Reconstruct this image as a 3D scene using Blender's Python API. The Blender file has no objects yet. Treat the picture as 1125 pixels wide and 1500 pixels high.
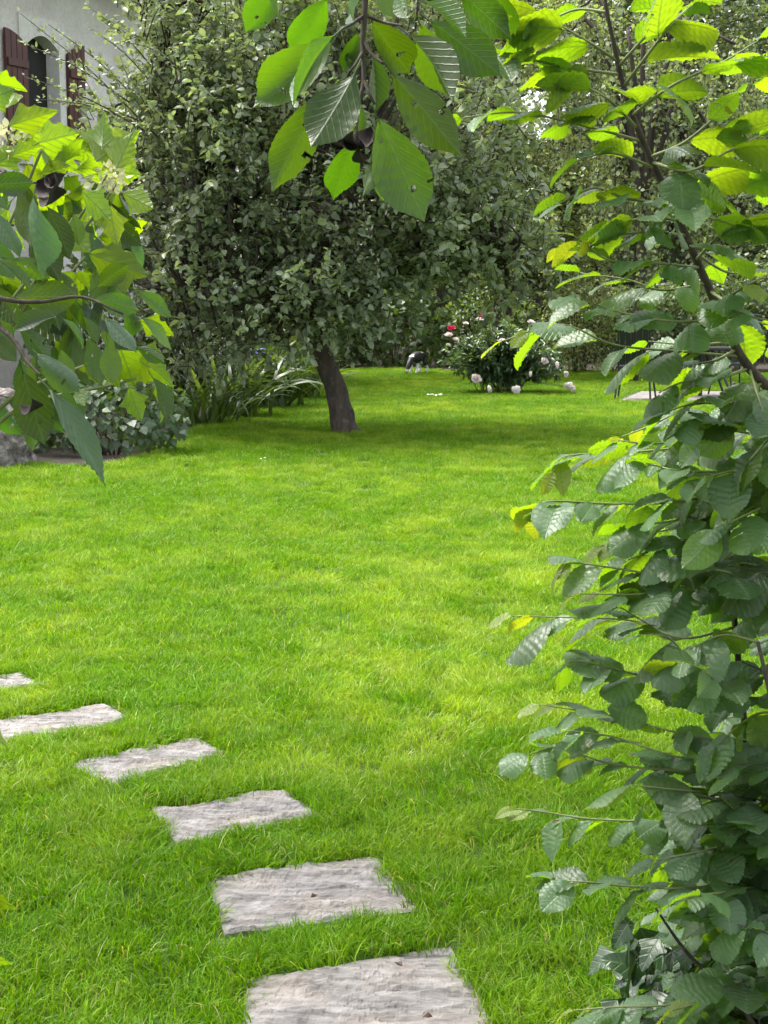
import bpy, bmesh, math, random
import numpy as np
from mathutils import Vector, Matrix, noise as mnoise

R = math.radians
rng = np.random.default_rng(7)
random.seed(7)
S = bpy.context.scene
COL = S.collection

# ------------------------------------------------------------------ camera, sky, sun, exposure
F = 2253.0            # focal length in photo pixels (1125 x 1500)
PITCH = R(8.33)
EYE = 1.6
cam = bpy.data.cameras.new('camera')
cam.sensor_fit = 'VERTICAL'; cam.sensor_height = 36.0; cam.sensor_width = 27.0
cam.lens = F / 1500 * 36
cam.clip_start = 0.05; cam.clip_end = 2000
camo = bpy.data.objects.new('camera', cam); COL.objects.link(camo)
camo.location = (0, 0, EYE); camo.rotation_euler = (math.pi / 2 - PITCH, 0, 0)
S.camera = camo

SUN_EL, SUN_AZ = R(62), R(-62)       # azimuth measured from +Y towards +X
world = bpy.data.worlds.new('World'); S.world = world; world.use_nodes = True
wt = world.node_tree; wt.nodes.clear()
sky = wt.nodes.new('ShaderNodeTexSky'); sky.sky_type = 'NISHITA'; sky.sun_disc = False
sky.sun_elevation = SUN_EL; sky.sun_rotation = SUN_AZ
sky.air_density = 1.0; sky.dust_density = 4.0; sky.ozone_density = 1.0
hs = wt.nodes.new('ShaderNodeHueSaturation'); hs.inputs['Saturation'].default_value = 0.32
bg = wt.nodes.new('ShaderNodeBackground'); bg.inputs['Strength'].default_value = 0.15
wo = wt.nodes.new('ShaderNodeOutputWorld')
wt.links.new(sky.outputs[0], hs.inputs['Color']); wt.links.new(hs.outputs[0], bg.inputs['Color'])
wt.links.new(bg.outputs[0], wo.inputs['Surface'])

sun = bpy.data.lights.new('sun', 'SUN'); sun.energy = 2.0; sun.angle = R(30); sun.color = (1.0, 0.96, 0.88)
suno = bpy.data.objects.new('sun', sun); COL.objects.link(suno)
sdir = Vector((math.sin(SUN_AZ) * math.cos(SUN_EL), math.cos(SUN_AZ) * math.cos(SUN_EL), math.sin(SUN_EL)))
suno.rotation_euler = sdir.to_track_quat('Z', 'Y').to_euler(); suno.location = (0, 0, 20)

S.view_settings.view_transform = 'Standard'; S.view_settings.look = 'None'
S.view_settings.gamma = 1.0; S.view_settings.use_curve_mapping = False
S.view_settings.exposure = 2.0
S.cycles.use_denoising = True
S.cycles.max_bounces = 8; S.cycles.diffuse_bounces = 4; S.cycles.transmission_bounces = 6
S.cycles.use_adaptive_sampling = True; S.cycles.adaptive_threshold = 0.02

# ------------------------------------------------------------------ helpers
FWD = np.array((0, math.cos(PITCH), -math.sin(PITCH))); UP = np.array((0, math.sin(PITCH), math.cos(PITCH)))
RIGHT = np.array((1.0, 0, 0)); CAM = np.array((0, 0, EYE))

def ray(px, py):
    return FWD + RIGHT * ((px - 562.5) / F) + UP * ((750 - py) / F)

def P(px, py, d):                       # point at ground distance d seen at photo position
    r = ray(px, py); return CAM + r * (d / r[1])

def G(px, py, z=0.0):                   # point on the ground
    r = ray(px, py); return CAM + r * ((z - EYE) / r[2])

def nrm(v):
    v = np.asarray(v, float); return v / np.maximum(np.linalg.norm(v, axis=-1, keepdims=True), 1e-9)

def new_mesh(name, verts, faces, mats=(), uv=None, smooth=False, tint=None):
    me = bpy.data.meshes.new(name)
    verts = np.asarray(verts, np.float32)
    if isinstance(faces, np.ndarray):
        nf, k = faces.shape
        me.vertices.add(len(verts)); me.vertices.foreach_set('co', verts.ravel())
        me.loops.add(nf * k); me.loops.foreach_set('vertex_index', faces.astype(np.int32).ravel())
        me.polygons.add(nf); me.polygons.foreach_set('loop_start', np.arange(0, nf * k, k, dtype=np.int32))
        me.polygons.foreach_set('loop_total', np.full(nf, k, np.int32))
        me.update(calc_edges=True)
    else:
        me.from_pydata([tuple(v) for v in verts], [], faces); me.update()
    for m in mats: me.materials.append(m)
    if smooth: me.polygons.foreach_set('use_smooth', np.ones(len(me.polygons), bool))
    if uv is not None:
        lay = me.uv_layers.new(name='UVMap')
        idx = np.empty(len(me.loops), np.int32); me.loops.foreach_get('vertex_index', idx)
        lay.data.foreach_set('uv', np.asarray(uv, np.float32)[idx].ravel())
    if tint is not None:
        a = me.attributes.new('tint', 'FLOAT', 'POINT'); a.data.foreach_set('value', np.asarray(tint, np.float32))
    return me

def link(name, me, parent=None, kind=None, label=None, cat=None, group=None):
    o = bpy.data.objects.new(name, me); COL.objects.link(o)
    if parent is not None:
        o.parent = parent; o.location = -Vector(parent.location)
    if kind: o['kind'] = kind
    if label: o['label'] = label
    if cat: o['category'] = cat
    if group: o['group'] = group
    return o

def thing(name, loc, label, cat, group=None):
    o = bpy.data.objects.new(name, None); COL.objects.link(o); o.location = tuple(loc)
    o['label'] = label; o['category'] = cat
    if group: o['group'] = group
    return o

class Geo:                               # collects shapes for one mesh
    def __init__(s): s.v = []; s.f = []; s.n = 0
    def add(s, v, f):
        s.v.append(np.asarray(v, float)); s.f += [tuple(i + s.n for i in q) for q in f]; s.n += len(v)
    def tube(s, pts, rad, k=6, cap=True):
        pts = np.asarray(pts, float); n = len(pts)
        rad = np.broadcast_to(np.asarray(rad, float), (n,))
        t = nrm(np.gradient(pts, axis=0))
        ref = np.array((0, 0, 1.0)) if abs(t[0][2]) < 0.9 else np.array((1.0, 0, 0))
        vs = []
        a = np.linspace(0, 2 * math.pi, k, endpoint=False)
        x = nrm(np.cross(t[0], ref))
        for i in range(n):
            x = nrm(x - t[i] * np.dot(x, t[i])); y = np.cross(t[i], x)
            vs.append(pts[i] + rad[i] * (np.cos(a)[:, None] * x + np.sin(a)[:, None] * y))
        f = []
        for i in range(n - 1):
            for j in range(k):
                f.append((i * k + j, i * k + (j + 1) % k, (i + 1) * k + (j + 1) % k, (i + 1) * k + j))
        if cap: f.append(tuple(range(k - 1, -1, -1))); f.append(tuple((n - 1) * k + j for j in range(k)))
        s.add(np.concatenate(vs), f)
    def box(s, c, size, rot=None):
        h = np.asarray(size) / 2
        v = np.array([(x, y, z) for x in (-1, 1) for y in (-1, 1) for z in (-1, 1)]) * h
        if rot is not None: v = v @ np.asarray(rot).T
        s.add(v + np.asarray(c), [(0, 1, 3, 2), (4, 6, 7, 5), (0, 4, 5, 1), (2, 3, 7, 6), (0, 2, 6, 4), (1, 5, 7, 3)])
    def mesh(s, name, mats, smooth=False):
        return new_mesh(name, np.concatenate(s.v), s.f, mats, smooth=smooth)

def bez(p, n=10):                        # smooth curve through points (Catmull-Rom)
    p = [np.asarray(q, float) for q in p]
    if len(p) == 2: return np.array([p[0] + (p[1] - p[0]) * t for t in np.linspace(0, 1, n)])
    q = [2 * p[0] - p[1]] + p + [2 * p[-1] - p[-2]]
    out = []
    m = max(2, n // (len(p) - 1))
    for i in range(1, len(q) - 2):
        for t in np.linspace(0, 1, m, endpoint=False):
            a, b, c, d = q[i - 1], q[i], q[i + 1], q[i + 2]
            out.append(0.5 * ((2 * b) + (c - a) * t + (2 * a - 5 * b + 4 * c - d) * t * t + (3 * b - a - 3 * c + d) * t ** 3))
    out.append(p[-1])
    return np.array(out)

# ------------------------------------------------------------------ materials
class NT:
    def __init__(s, name):
        s.m = bpy.data.materials.new(name); s.m.use_nodes = True; s.t = s.m.node_tree; s.t.nodes.clear()
    def n(s, typ, **kw):
        nd = s.t.nodes.new('ShaderNode' + typ)
        for k, v in kw.items():
            if k.startswith('_'): setattr(nd, k[1:], v)
            else:
                key = int(k[1:]) if k[0] == 'i' and k[1:].isdigit() else k.replace('__', ' ')
                s.set(nd.inputs[key], v)
        return nd
    def set(s, sock, v):
        if isinstance(v, bpy.types.NodeSocket): s.t.links.new(v, sock)
        elif isinstance(v, bpy.types.Node): s.t.links.new(v.outputs[0], sock)
        else:
            if sock.type == 'RGBA' and len(v) == 3: v = (*v, 1)
            sock.default_value = v
    def math(s, op, a, b=0.0, c=0.0, clamp=False):
        nd = s.t.nodes.new('ShaderNodeMath'); nd.operation = op; nd.use_clamp = clamp
        s.set(nd.inputs[0], a); s.set(nd.inputs[1], b); s.set(nd.inputs[2], c); return nd.outputs[0]
    def mix(s, f, a, b, typ='MIX'):
        nd = s.t.nodes.new('ShaderNodeMix'); nd.data_type = 'RGBA'; nd.blend_type = typ
        s.set(nd.inputs[0], f); s.set(nd.inputs[6], a); s.set(nd.inputs[7], b); return nd.outputs[2]
    def ramp(s, fac, stops):
        nd = s.t.nodes.new('ShaderNodeValToRGB'); cr = nd.color_ramp
        while len(cr.elements) < len(stops): cr.elements.new(0.5)
        for e, (p, c) in zip(cr.elements, stops): e.position = p; e.color = (*c, 1) if len(c) == 3 else c
        s.set(nd.inputs[0], fac); return nd.outputs[0]
    def maprange(s, v, a, b, c=0.0, d=1.0):
        nd = s.t.nodes.new('ShaderNodeMapRange'); s.set(nd.inputs[0], v)
        for i, q in enumerate((a, b, c, d)): nd.inputs[i + 1].default_value = q
        return nd.outputs[0]
    def noise(s, vec, scale, detail=3.0, rough=0.55):
        return s.n('TexNoise', Vector=vec, Scale=scale, Detail=detail, Roughness=rough).outputs['Fac']
    def out(s, sh, disp=None):
        o = s.n('OutputMaterial', Surface=sh); return s.m

def leaf_mat(name, top, under, trans, tw=0.4, rough=0.42, veins=0.0, k=7.0, slant=5.0, src='obj', var=0.35, spec=0.5, spots=0.0):
    t = NT(name)
    rnd = t.n('ObjectInfo').outputs['Random'] if src == 'obj' else t.n('Attribute', _attribute_name='tint').outputs['Fac']
    geo = t.n('NewGeometry')
    base = t.mix(geo.outputs['Backfacing'], top, under)
    val = t.maprange(rnd, 0, 1, 1 - var, 1 + var)
    r2 = t.math('FRACT', t.math('MULTIPLY', rnd, 7.31))
    hue = t.maprange(r2, 0, 1, 0.485, 0.512)
    h1 = t.n('HueSaturation', Color=base, Value=val, Hue=hue)
    h2 = t.n('HueSaturation', Color=trans, Value=val, Hue=hue)
    c1, c2 = h1.outputs[0], h2.outputs[0]
    bump = None
    if veins > 0:
        uv = t.n('TexCoord').outputs['UV']
        sp = t.n('SeparateXYZ', Vector=uv)
        a = t.math('ABSOLUTE', t.math('SUBTRACT', sp.outputs[0], 0.5))
        q = t.math('SUBTRACT', t.math('MULTIPLY', sp.outputs[1], k), t.math('MULTIPLY', a, slant))
        fr = t.math('ABSOLUTE', t.math('SUBTRACT', t.math('FRACT', q), 0.5))
        side = t.maprange(fr, 0.36, 0.5, 0, 1)
        mid = t.maprange(a, 0.035, 0.008, 0, 1)
        v = t.math('MAXIMUM', side, mid)
        nz = t.noise(t.n('TexCoord').outputs['UV'], 14.0)
        c1 = t.mix(t.math('MULTIPLY', v, 0.5 * veins), c1, (0.22, 0.30, 0.15))
        c2 = t.mix(t.math('MULTIPLY', v, 0.7 * veins), c2, (0.07, 0.13, 0.005))
        c1 = t.mix(t.maprange(nz, 0.35, 0.7, 0.0, 0.25), c1, (0.02, 0.04, 0.01))
        if spots:
            n2 = t.noise(t.n('TexCoord').outputs['Object'], 45.0, 1.0)
            sm = t.maprange(n2, 0.70, 0.73, 0.0, spots)
            c1 = t.mix(sm, c1, (0.10, 0.055, 0.02)); c2 = t.mix(sm, c2, (0.10, 0.05, 0.01))
        b = t.n('Bump', Strength=0.35, Distance=0.002, Height=t.math('ADD', t.math('MULTIPLY', v, -1.0), t.math('MULTIPLY', nz, 0.6)))
        bump = b.outputs[0]
    pr = t.n('BsdfPrincipled', Base__Color=c1, Roughness=rough); pr.inputs['Specular IOR Level'].default_value = spec
    tr = t.n('BsdfTranslucent', Color=c2)
    if bump is not None: t.set(pr.inputs['Normal'], bump)
    return t.out(t.n('MixShader', Fac=tw, i1=pr.outputs[0], i2=tr.outputs[0]).outputs[0])

def bark_mat(name, c0, c1, scale=18.0, bump=0.6):
    t = NT(name); co = t.n('TexCoord').outputs['Object']
    mp = t.n('Mapping', Vector=co); mp.inputs['Scale'].default_value = (1, 1, 0.28)
    a = t.noise(mp.outputs[0], scale, 6.0, 0.65); b = t.noise(co, scale * 0.3, 3.0)
    col = t.ramp(t.math('ADD', t.math('MULTIPLY', a, 0.7), t.math('MULTIPLY', b, 0.3)), [(0.32, c0), (0.7, c1)])
    li = t.noise(co, scale * .55, 4.0, 0.7); col = t.mix(t.maprange(li, .58, .72, 0, .55), col, tuple(min(.4, x * 2.2 + .02) for x in c1))
    bp = t.n('Bump', Strength=bump, Distance=0.03, Height=a)
    return t.out(t.n('BsdfPrincipled', Base__Color=col, Roughness=0.9, Normal=bp.outputs[0]).outputs[0])

def plain(name, c, rough=0.6, metal=0.0, var=0.25, scale=12.0, bump=0.1, dist=0.01):
    t = NT(name); co = t.n('TexCoord').outputs['Object']
    nz = t.noise(co, scale, 5.0, 0.6)
    col = t.mix(t.maprange(nz, 0.3, 0.7), tuple(x * (1 - var) for x in c), tuple(min(1, x * (1 + var)) for x in c))
    bp = t.n('Bump', Strength=bump, Distance=dist, Height=nz)
    return t.out(t.n('BsdfPrincipled', Base__Color=col, Roughness=rough, Metallic=metal, Normal=bp.outputs[0]).outputs[0])

# grass blades: colour belongs to the place on the lawn (dry and lush patches) and to the blade
def grass_mat():
    t = NT('grass_blade')
    pos = t.n('NewGeometry').outputs['Position']
    mp = t.n('Mapping', Vector=pos); mp.inputs['Scale'].default_value = (1.0, 0.75, 0.0); mp.inputs['Rotation'].default_value = (0, 0, 0.5)
    a = t.noise(mp.outputs[0], 0.62, 4.0, 0.6); b = t.noise(mp.outputs[0], 3.0, 3.0, 0.6)
    tint = t.n('Attribute', _attribute_name='tint').outputs['Fac']
    rnd = t.n('ObjectInfo').outputs['Random']
    lush = t.mix(tint, (0.050, 0.150, 0.002), (0.150, 0.300, 0.003))
    dry = t.mix(tint, (0.21, 0.33, 0.012), (0.36, 0.46, 0.06))
    f = t.math('MULTIPLY', t.maprange(a, 0.40, 0.60), t.maprange(b, 0.36, 0.62))
    c = t.mix(t.math('MULTIPLY', f, 0.78), lush, dry)
    straw = t.maprange(t.math('FRACT', t.math('MULTIPLY', tint, 13.7)), 0.955, 0.96)
    c = t.mix(t.math('MULTIPLY', straw, 0.8), c, (0.40, 0.38, 0.18))
    c = t.n('HueSaturation', Color=c, Value=t.maprange(rnd, 0, 1, 0.82, 1.18)).outputs[0]
    pr = t.n('BsdfPrincipled', Base__Color=c, Roughness=0.5); pr.inputs['Specular IOR Level'].default_value = 0.2
    c2 = t.mix(1.0, c, (1.3, 1.25, 0.3), 'MULTIPLY')
    tr = t.n('BsdfTranslucent', Color=c2)
    return t.out(t.n('MixShader', Fac=0.42, i1=pr.outputs[0], i2=tr.outputs[0]).outputs[0])

def soil_mat(name, c0, c1, sc=9.0):
    t = NT(name); co = t.n('TexCoord').outputs['Object']
    a = t.noise(co, sc, 6.0, 0.7); b = t.noise(co, sc * 6, 3.0)
    col = t.ramp(t.math('ADD', t.math('MULTIPLY', a, .6), t.math('MULTIPLY', b, .4)), [(0.35, c0), (0.65, c1)])
    bp = t.n('Bump', Strength=0.8, Distance=0.03, Height=b)
    return t.out(t.n('BsdfPrincipled', Base__Color=col, Roughness=0.95, Normal=bp.outputs[0]).outputs[0])

def stone_mat():
    t = NT('slate_stone'); co = t.n('TexCoord').outputs['Object']
    mp = t.n('Mapping', Vector=co); mp.inputs['Scale'].default_value = (3.0, 16.0, 16.0)
    wv = t.n('TexNoise', Vector=co, Scale=4.0, Detail=3.0)
    mp2 = t.n('VectorMath', _operation='ADD', i0=mp.outputs[0], i1=wv.outputs['Color'])
    a = t.noise(mp2.outputs[0], 2.2, 7.0, 0.68); b = t.noise(co, 5.0, 4.0); c = t.noise(co, 120.0, 3.0, 0.7)
    col = t.ramp(a, [(0.32, (0.040, 0.036, 0.034)), (0.46, (0.135, 0.124, 0.117)), (0.64, (0.25, 0.237, 0.226))])
    col = t.mix(t.maprange(b, 0.45, 0.75, 0, 0.45), col, (0.27, 0.215, 0.165))
    col = t.mix(t.maprange(b, 0.38, 0.25, 0, 0.4), col, (0.16, 0.165, 0.175))
    col = t.mix(t.maprange(c, 0.55, 0.75, 0, 0.35), col, (0.12, 0.11, 0.10))
    bp = t.n('Bump', Strength=0.9, Distance=0.012, Height=t.math('ADD', a, t.math('MULTIPLY', c, 0.25)))
    return t.out(t.n('BsdfPrincipled', Base__Color=col, Roughness=0.75, Normal=bp.outputs[0]).outputs[0])

def plaster_mat():
    t = NT('plaster'); co = t.n('TexCoord').outputs['Object']
    a = t.noise(co, 0.9, 5.0, 0.65); b = t.noise(co, 22.0, 5.0, 0.7)
    col = t.ramp(a, [(0.3, (0.52, 0.485, 0.45)), (0.65, (0.74, 0.70, 0.655))])
    col = t.mix(t.maprange(b, 0.48, 0.7, 0, 0.5), col, (0.36, 0.34, 0.32))
    bp = t.n('Bump', Strength=0.7, Distance=0.02, Height=b)
    return t.out(t.n('BsdfPrincipled', Base__Color=col, Roughness=0.9, Normal=bp.outputs[0]).outputs[0])

def rock_mat():
    t = NT('boulder_rock'); co = t.n('TexCoord').outputs['Object']
    a = t.noise(co, 9.0, 7.0, 0.7); v = t.n('TexVoronoi', Vector=co, Scale=16.0); v.feature = 'F1'
    col = t.ramp(a, [(0.36, (0.035, 0.028, 0.024)), (0.5, (0.17, 0.145, 0.135)), (0.66, (0.40, 0.36, 0.34))])
    bp = t.n('Bump', Strength=1.0, Distance=0.06, Height=t.math('ADD', a, t.math('MULTIPLY', v.outputs['Distance'], 0.5)))
    return t.out(t.n('BsdfPrincipled', Base__Color=col, Roughness=0.9, Normal=bp.outputs[0]).outputs[0])

M_grass = grass_mat(); M_stone = stone_mat(); M_plaster = plaster_mat(); M_rock = rock_mat()
M_lawn = soil_mat('lawn_soil', (0.020, 0.045, 0.004), (0.055, 0.11, 0.008))
M_soil = soil_mat('bed_soil', (0.012, 0.009, 0.006), (0.045, 0.034, 0.022))
M_bark = bark_mat('apple_bark', (0.018, 0.013, 0.010), (0.085, 0.065, 0.048))
M_twig = bark_mat('twig_bark', (0.02, 0.015, 0.012), (0.075, 0.055, 0.04), 60.0, 0.3)
M_gtwig = plain('green_twig', (0.13, 0.15, 0.05), 0.55)
M_metal = plain('chair_metal', (0.022, 0.024, 0.028), 0.4, 0.3)
M_shutter = plain('oxblood_paint', (0.072, 0.018, 0.014), 0.5, var=0.2, scale=6.0)
M_sand = plain('surround_stone', (0.62, 0.60, 0.56), 0.85, var=0.12)
M_dark = plain('dark_interior', (0.012, 0.011, 0.010), 0.8)
M_white = plain('white_paint', (0.78, 0.78, 0.76), 0.5, var=0.05)
M_brownw = plain('brown_wood', (0.07, 0.032, 0.018), 0.6, scale=5)
M_fence = bark_mat('fence_wood', (0.020, 0.015, 0.012), (0.07, 0.052, 0.042), 10.0, 0.3)
M_roof = plain('roof_tile', (0.16, 0.075, 0.05), 0.8)

# ------------------------------------------------------------------ leaf shapes
def prof(kind, t):
    if kind == 'hazel':
        w = np.sin(np.pi * np.clip(t, 0, 1) ** 0.92) ** 0.55 * (1 - 0.25 * np.clip((t - 0.75) / 0.25, 0, 1))
    elif kind == 'cherry':
        w = np.sin(np.pi * t ** 1.12) ** 0.80
        w = w * (1 - 0.45 * np.clip((t - 0.80) / 0.20, 0, 1))
    elif kind == 'lobed':
        w = 0.60 * np.sin(np.pi * t ** 0.85) ** 0.8 + 0.42 * np.exp(-((t - 0.33) / 0.10) ** 2) + 0.12 * np.exp(-((t - 0.62) / 0.06) ** 2)
    elif kind == 'ivy':
        w = 0.55 * np.sin(np.pi * t ** 0.8) ** 0.6 + 0.45 * np.exp(-((t - 0.25) / 0.13) ** 2)
    return w

def leaf_mesh(name, kind, mat, wid=0.6, nu=14, nv=4, fold=0.18, droop=0.25, pleat=0.010, serr=0.03, k=7, slant=5.0, twist=0.0, cup=0.0, seed=0, holes=0, petiole=0.12, curl=0.0):
    r = np.random.default_rng(seed)
    t = np.linspace(0.004, 0.996, nu + 1)
    t = np.concatenate(([0.0], t[1:-1], [1.0]))
    s = np.linspace(-1, 1, 2 * nv + 1)
    T, Sx = np.meshgrid(t, s, indexing='ij')
    w = prof(kind, t) * wid / 2
    w[0] = 0.012; w[-1] = 0.004
    ser = 1 + serr * np.where(np.arange(nu + 1) % 2 == 0, 1, -1) + serr * r.normal(0, 0.8, nu + 1)
    wl = w * ser; wr = w * (1 + serr * np.where(np.arange(nu + 1) % 2 == 0, 1, -1) + serr * r.normal(0, 0.8, nu + 1)) * r.uniform(0.9, 1.08)
    W = np.where(Sx < 0, wl[:, None], wr[:, None])
    X = Sx * W
    Y = T + 0.10 * np.abs(Sx) ** 1.5 * (W / (wid / 2)) * (1.2 if kind == 'lobed' and nu > 12 else 0.8 if kind in ('lobed', 'ivy') else 0.25) * (1 - T)
    ph = r.uniform(0, 6.28)
    Z = fold * np.abs(X) - droop * T ** 2 + cup * (X / (wid / 2)) ** 2 * -0.2
    Z = Z + pleat * np.sin(2 * np.pi * (k * T - slant * np.abs(Sx) * 0.5 * W / (wid / 2))) * np.minimum(1, np.abs(Sx) * 2.5)
    Z = Z + 0.05 * np.sin(3.1 * T + ph) * Sx * np.abs(Sx) * W / (wid / 2) + 0.03 * np.sin(9 * T + ph) * np.abs(Sx) ** 3 * wid
    if twist:
        an = twist * T; X, Z = X * np.cos(an) - Z * np.sin(an) * 0.3, Z + X * np.sin(an)
    if curl:                                   # leaf rolls up along its length
        th = curl * T; Y2 = np.sin(th) / curl; Z = Z - (1 - np.cos(th)) / curl; Y = Y2 + (Y - T) * np.cos(th)
    v = np.stack([X, Y, Z], -1).reshape(-1, 3)
    uv = np.stack([0.5 + Sx * 0.5 * np.clip(W / (wid / 2), 0.05, 1), T], -1).reshape(-1, 2)
    m = 2 * nv + 1
    f = []
    hole = set()
    for _ in range(holes):
        i, j = int(r.integers(4, nu - 3)), int(r.integers(0, 2 * nv)); hole |= {(i, j)}
        if r.random() < 0.6: hole |= {(i + 1, j)}
        if r.random() < 0.4: hole |= {(i, min(j + 1, 2 * nv - 1))}
    for i in range(nu):
        for j in range(2 * nv):
            if (i, j) in hole: continue
            f.append((i * m + j, i * m + j + 1, (i + 1) * m + j + 1, (i + 1) * m + j))
    # petiole as a small three-sided stalk
    if petiole:
        n0 = len(v); pr = 0.010
        ring = lambda y, z, q: [(q * math.cos(a), y, z + q * math.sin(a)) for a in (1.57, 3.66, 5.76)]
        pv = ring(-petiole, -petiole * 0.15, pr) + ring(0.04, 0.0, pr * 0.8)
        v = np.concatenate([v, pv]); uv = np.concatenate([uv, np.full((6, 2), 0.5)])
        f += [(n0 + a, n0 + (a + 1) % 3, n0 + 3 + (a + 1) % 3, n0 + 3 + a) for a in range(3)]
        v[:, 1] += petiole
    return new_mesh(name, v, f, [mat], uv=uv, smooth=True)

def frames(pos, axis, normal, size):
    y = nrm(axis); z = normal - y * np.sum(normal * y, -1, keepdims=True)
    bad = np.linalg.norm(z, axis=-1) < 1e-3
    if bad.any(): z[bad] = np.cross(y[bad], (0.3, 0.5, 0.8))
    z = nrm(z); x = np.cross(y, z)
    M = np.zeros((len(pos), 4, 4)); M[:, 3, 3] = 1
    s = np.asarray(size, float).reshape(-1, 1)
    M[:, :3, 0] = x * s; M[:, :3, 1] = y * s; M[:, :3, 2] = z * s; M[:, :3, 3] = pos
    return M

def place_leaves(parent, variants, M, idx, limit=300, name='leaf', rest='foliage', labels=None):
    """the leaves that show largest become parts, the remaining ones one joined part"""
    base = Matrix.Translation(-Vector(parent.location))
    dist = np.linalg.norm(M[:, :3, 3] - CAM, axis=1)
    app = np.linalg.norm(M[:, :3, 1], axis=1) / dist
    p = M[:, :3, 3] - CAM; dep = p @ FWD
    u = 562.5 + F * (p @ RIGHT) / np.maximum(dep, .05); vv = 750 - F * (p @ UP) / np.maximum(dep, .05)
    vis = (dep > 0.1) & (u > -60) & (u < 1185) & (vv > -60) & (vv < 1560)
    order = np.argsort(-(app + 10 * vis))
    for i in order[:limit]:
        o = bpy.data.objects.new(name, variants[idx[i]]); COL.objects.link(o); o.parent = parent
        o.matrix_basis = base @ Matrix(M[i].tolist())
    left = order[limit:]
    if len(left):
        vs, fs, uvs, ms, tint, n = [], [], [], [], [], 0
        mats = []
        for i in left:
            me = variants[idx[i]]
            if me not in mats: mats.append(me)
        cache = {}
        for me in mats:
            co = np.empty(len(me.vertices) * 3, np.float32); me.vertices.foreach_get('co', co)
            cache[me] = (co.reshape(-1, 3), [tuple(q.vertices) for q in me.polygons])
        g_by = {}
        for i in left:
            me = variants[idx[i]]; g_by.setdefault(me.materials[0], []).append(i)
        for mt, ids in g_by.items():
            vs, fs, uvs, n = [], [], [], 0
            for i in ids:
                me = variants[idx[i]]; co, fc = cache[me]
                vs.append(co @ M[i, :3, :3].T + M[i, :3, 3]); fs += [tuple(a + n for a in q) for q in fc]; n += len(co)
            me2 = new_mesh(rest, np.concatenate(vs), fs, [mt], smooth=True)
            lay = me2.uv_layers.new(name='UVMap'); buf = []
            for i in ids:
                src = variants[idx[i]]; b = np.empty(len(src.loops) * 2, np.float32); src.uv_layers[0].data.foreach_get('uv', b); buf.append(b)
            lay.data.foreach_set('uv', np.concatenate(buf))
            link(rest, me2, parent, kind='stuff')

# small leaves of trees and shrubs further off, joined into a crown
def tmpl(w=0.30, fold=0.10, droop=0.12):
    v = np.array([(0, 0, 0), (-w, .30, fold * w * 2), (-w * .85, .66, fold * w), (0, 1, -droop), (w * .85, .66, fold * w), (w, .30, fold * w * 2), (0, .45, -.02)])
    f = np.array([(6, 0, 5), (6, 5, 4), (6, 4, 3), (6, 3, 2), (6, 2, 1), (6, 1, 0)])
    return v, f

def scatter(name, M, tp, mat, tint=None):
    v, f = tp; n, k = len(M), len(v)
    V = np.einsum('nij,kj->nki', M[:, :3, :3], v) + M[:, None, :3, 3]
    Fc = f[None] + (np.arange(n) * k)[:, None, None]
    if tint is None: tint = rng.random(n)
    return new_mesh(name, V.reshape(-1, 3), Fc.reshape(-1, f.shape[1]), [mat], tint=np.repeat(tint, k))

def blob_points(blobs, n, shell=0.55):
    b = np.array([[*q[0], *q[1]] for q in blobs]); w = (b[:, 3] * b[:, 4] * b[:, 5]) ** 0.75
    i = rng.choice(len(b), n, p=w / w.sum())
    d = nrm(rng.normal(size=(n, 3))); r = (shell + (1 - shell) * rng.random(n) ** 0.6)[:, None]
    return b[i, :3] + d * r * b[i, 3:], nrm(d / b[i, 3:]), i

def crown_leaves(c, out, per_twig, n_twig, tl, leaf, up=0.5, spread=0.85, droop=0.1, hang=0.0, clump=0.28, normal_up=0.9):
    n = len(c)
    C = np.repeat(c, n_twig, 0); O = np.repeat(out, n_twig, 0)
    st = C + rng.normal(0, clump, C.shape) * (1, 1, 0.8)
    d = nrm(O * 0.7 + np.array((0, 0, up)) + rng.normal(0, 0.55, C.shape)); d[:, 2] -= hang; d = nrm(d)
    L = rng.uniform(tl * 0.6, tl * 1.3, len(C))
    Pp = np.repeat(st, per_twig, 0); D = np.repeat(d, per_twig, 0); LL = np.repeat(L, per_twig)
    t = np.tile(np.linspace(0.1, 1.0, per_twig), len(C)) + rng.normal(0, .04, len(LL))
    pos = Pp + D * (LL * t)[:, None]; pos[:, 2] -= hang * 0.25 * LL * t * t
    ax = nrm(D * 0.45 + rng.normal(0, spread, pos.shape) * (1, 1, .7) + np.array((0, 0, -droop)))
    nm = np.array((0, 0, normal_up)) + rng.normal(0, 0.55, pos.shape)
    sz = leaf * rng.uniform(0.6, 1.2, len(pos)) * np.where(t > 0.9, 0.7, 1.0)
    return frames(pos, ax, nm, sz), st, d, L, t

def keep_above(M, z=0.05):
    return M[M[:, 2, 3] > z]

# ------------------------------------------------------------------ ground, beds
lawn_me = new_mesh('lawn', [(-150, -60, 0), (150, -60, 0), (150, 240, 0), (-150, 240, 0)], [(0, 1, 2, 3)], [M_lawn])
link('lawn', lawn_me, kind='structure')

def ground_poly(px):
    return np.array([G(*p)[:2] for p in px])
bed_edge = ground_poly([(-900, 712), (-300, 706), (0, 685), (60, 683), (110, 685), (170, 681), (215, 667), (245, 645), (285, 628), (330, 617), (400, 596), (450, 580), (475, 564), (490, 548), (520, 541), (600, 541), (660, 545), (760, 543), (860, 545), (960, 548), (1125, 548), (1500, 549)])
bed_poly = np.concatenate([bed_edge, (bed_edge * (60 / bed_edge[:, 1:2]))[::-1]])

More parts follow.
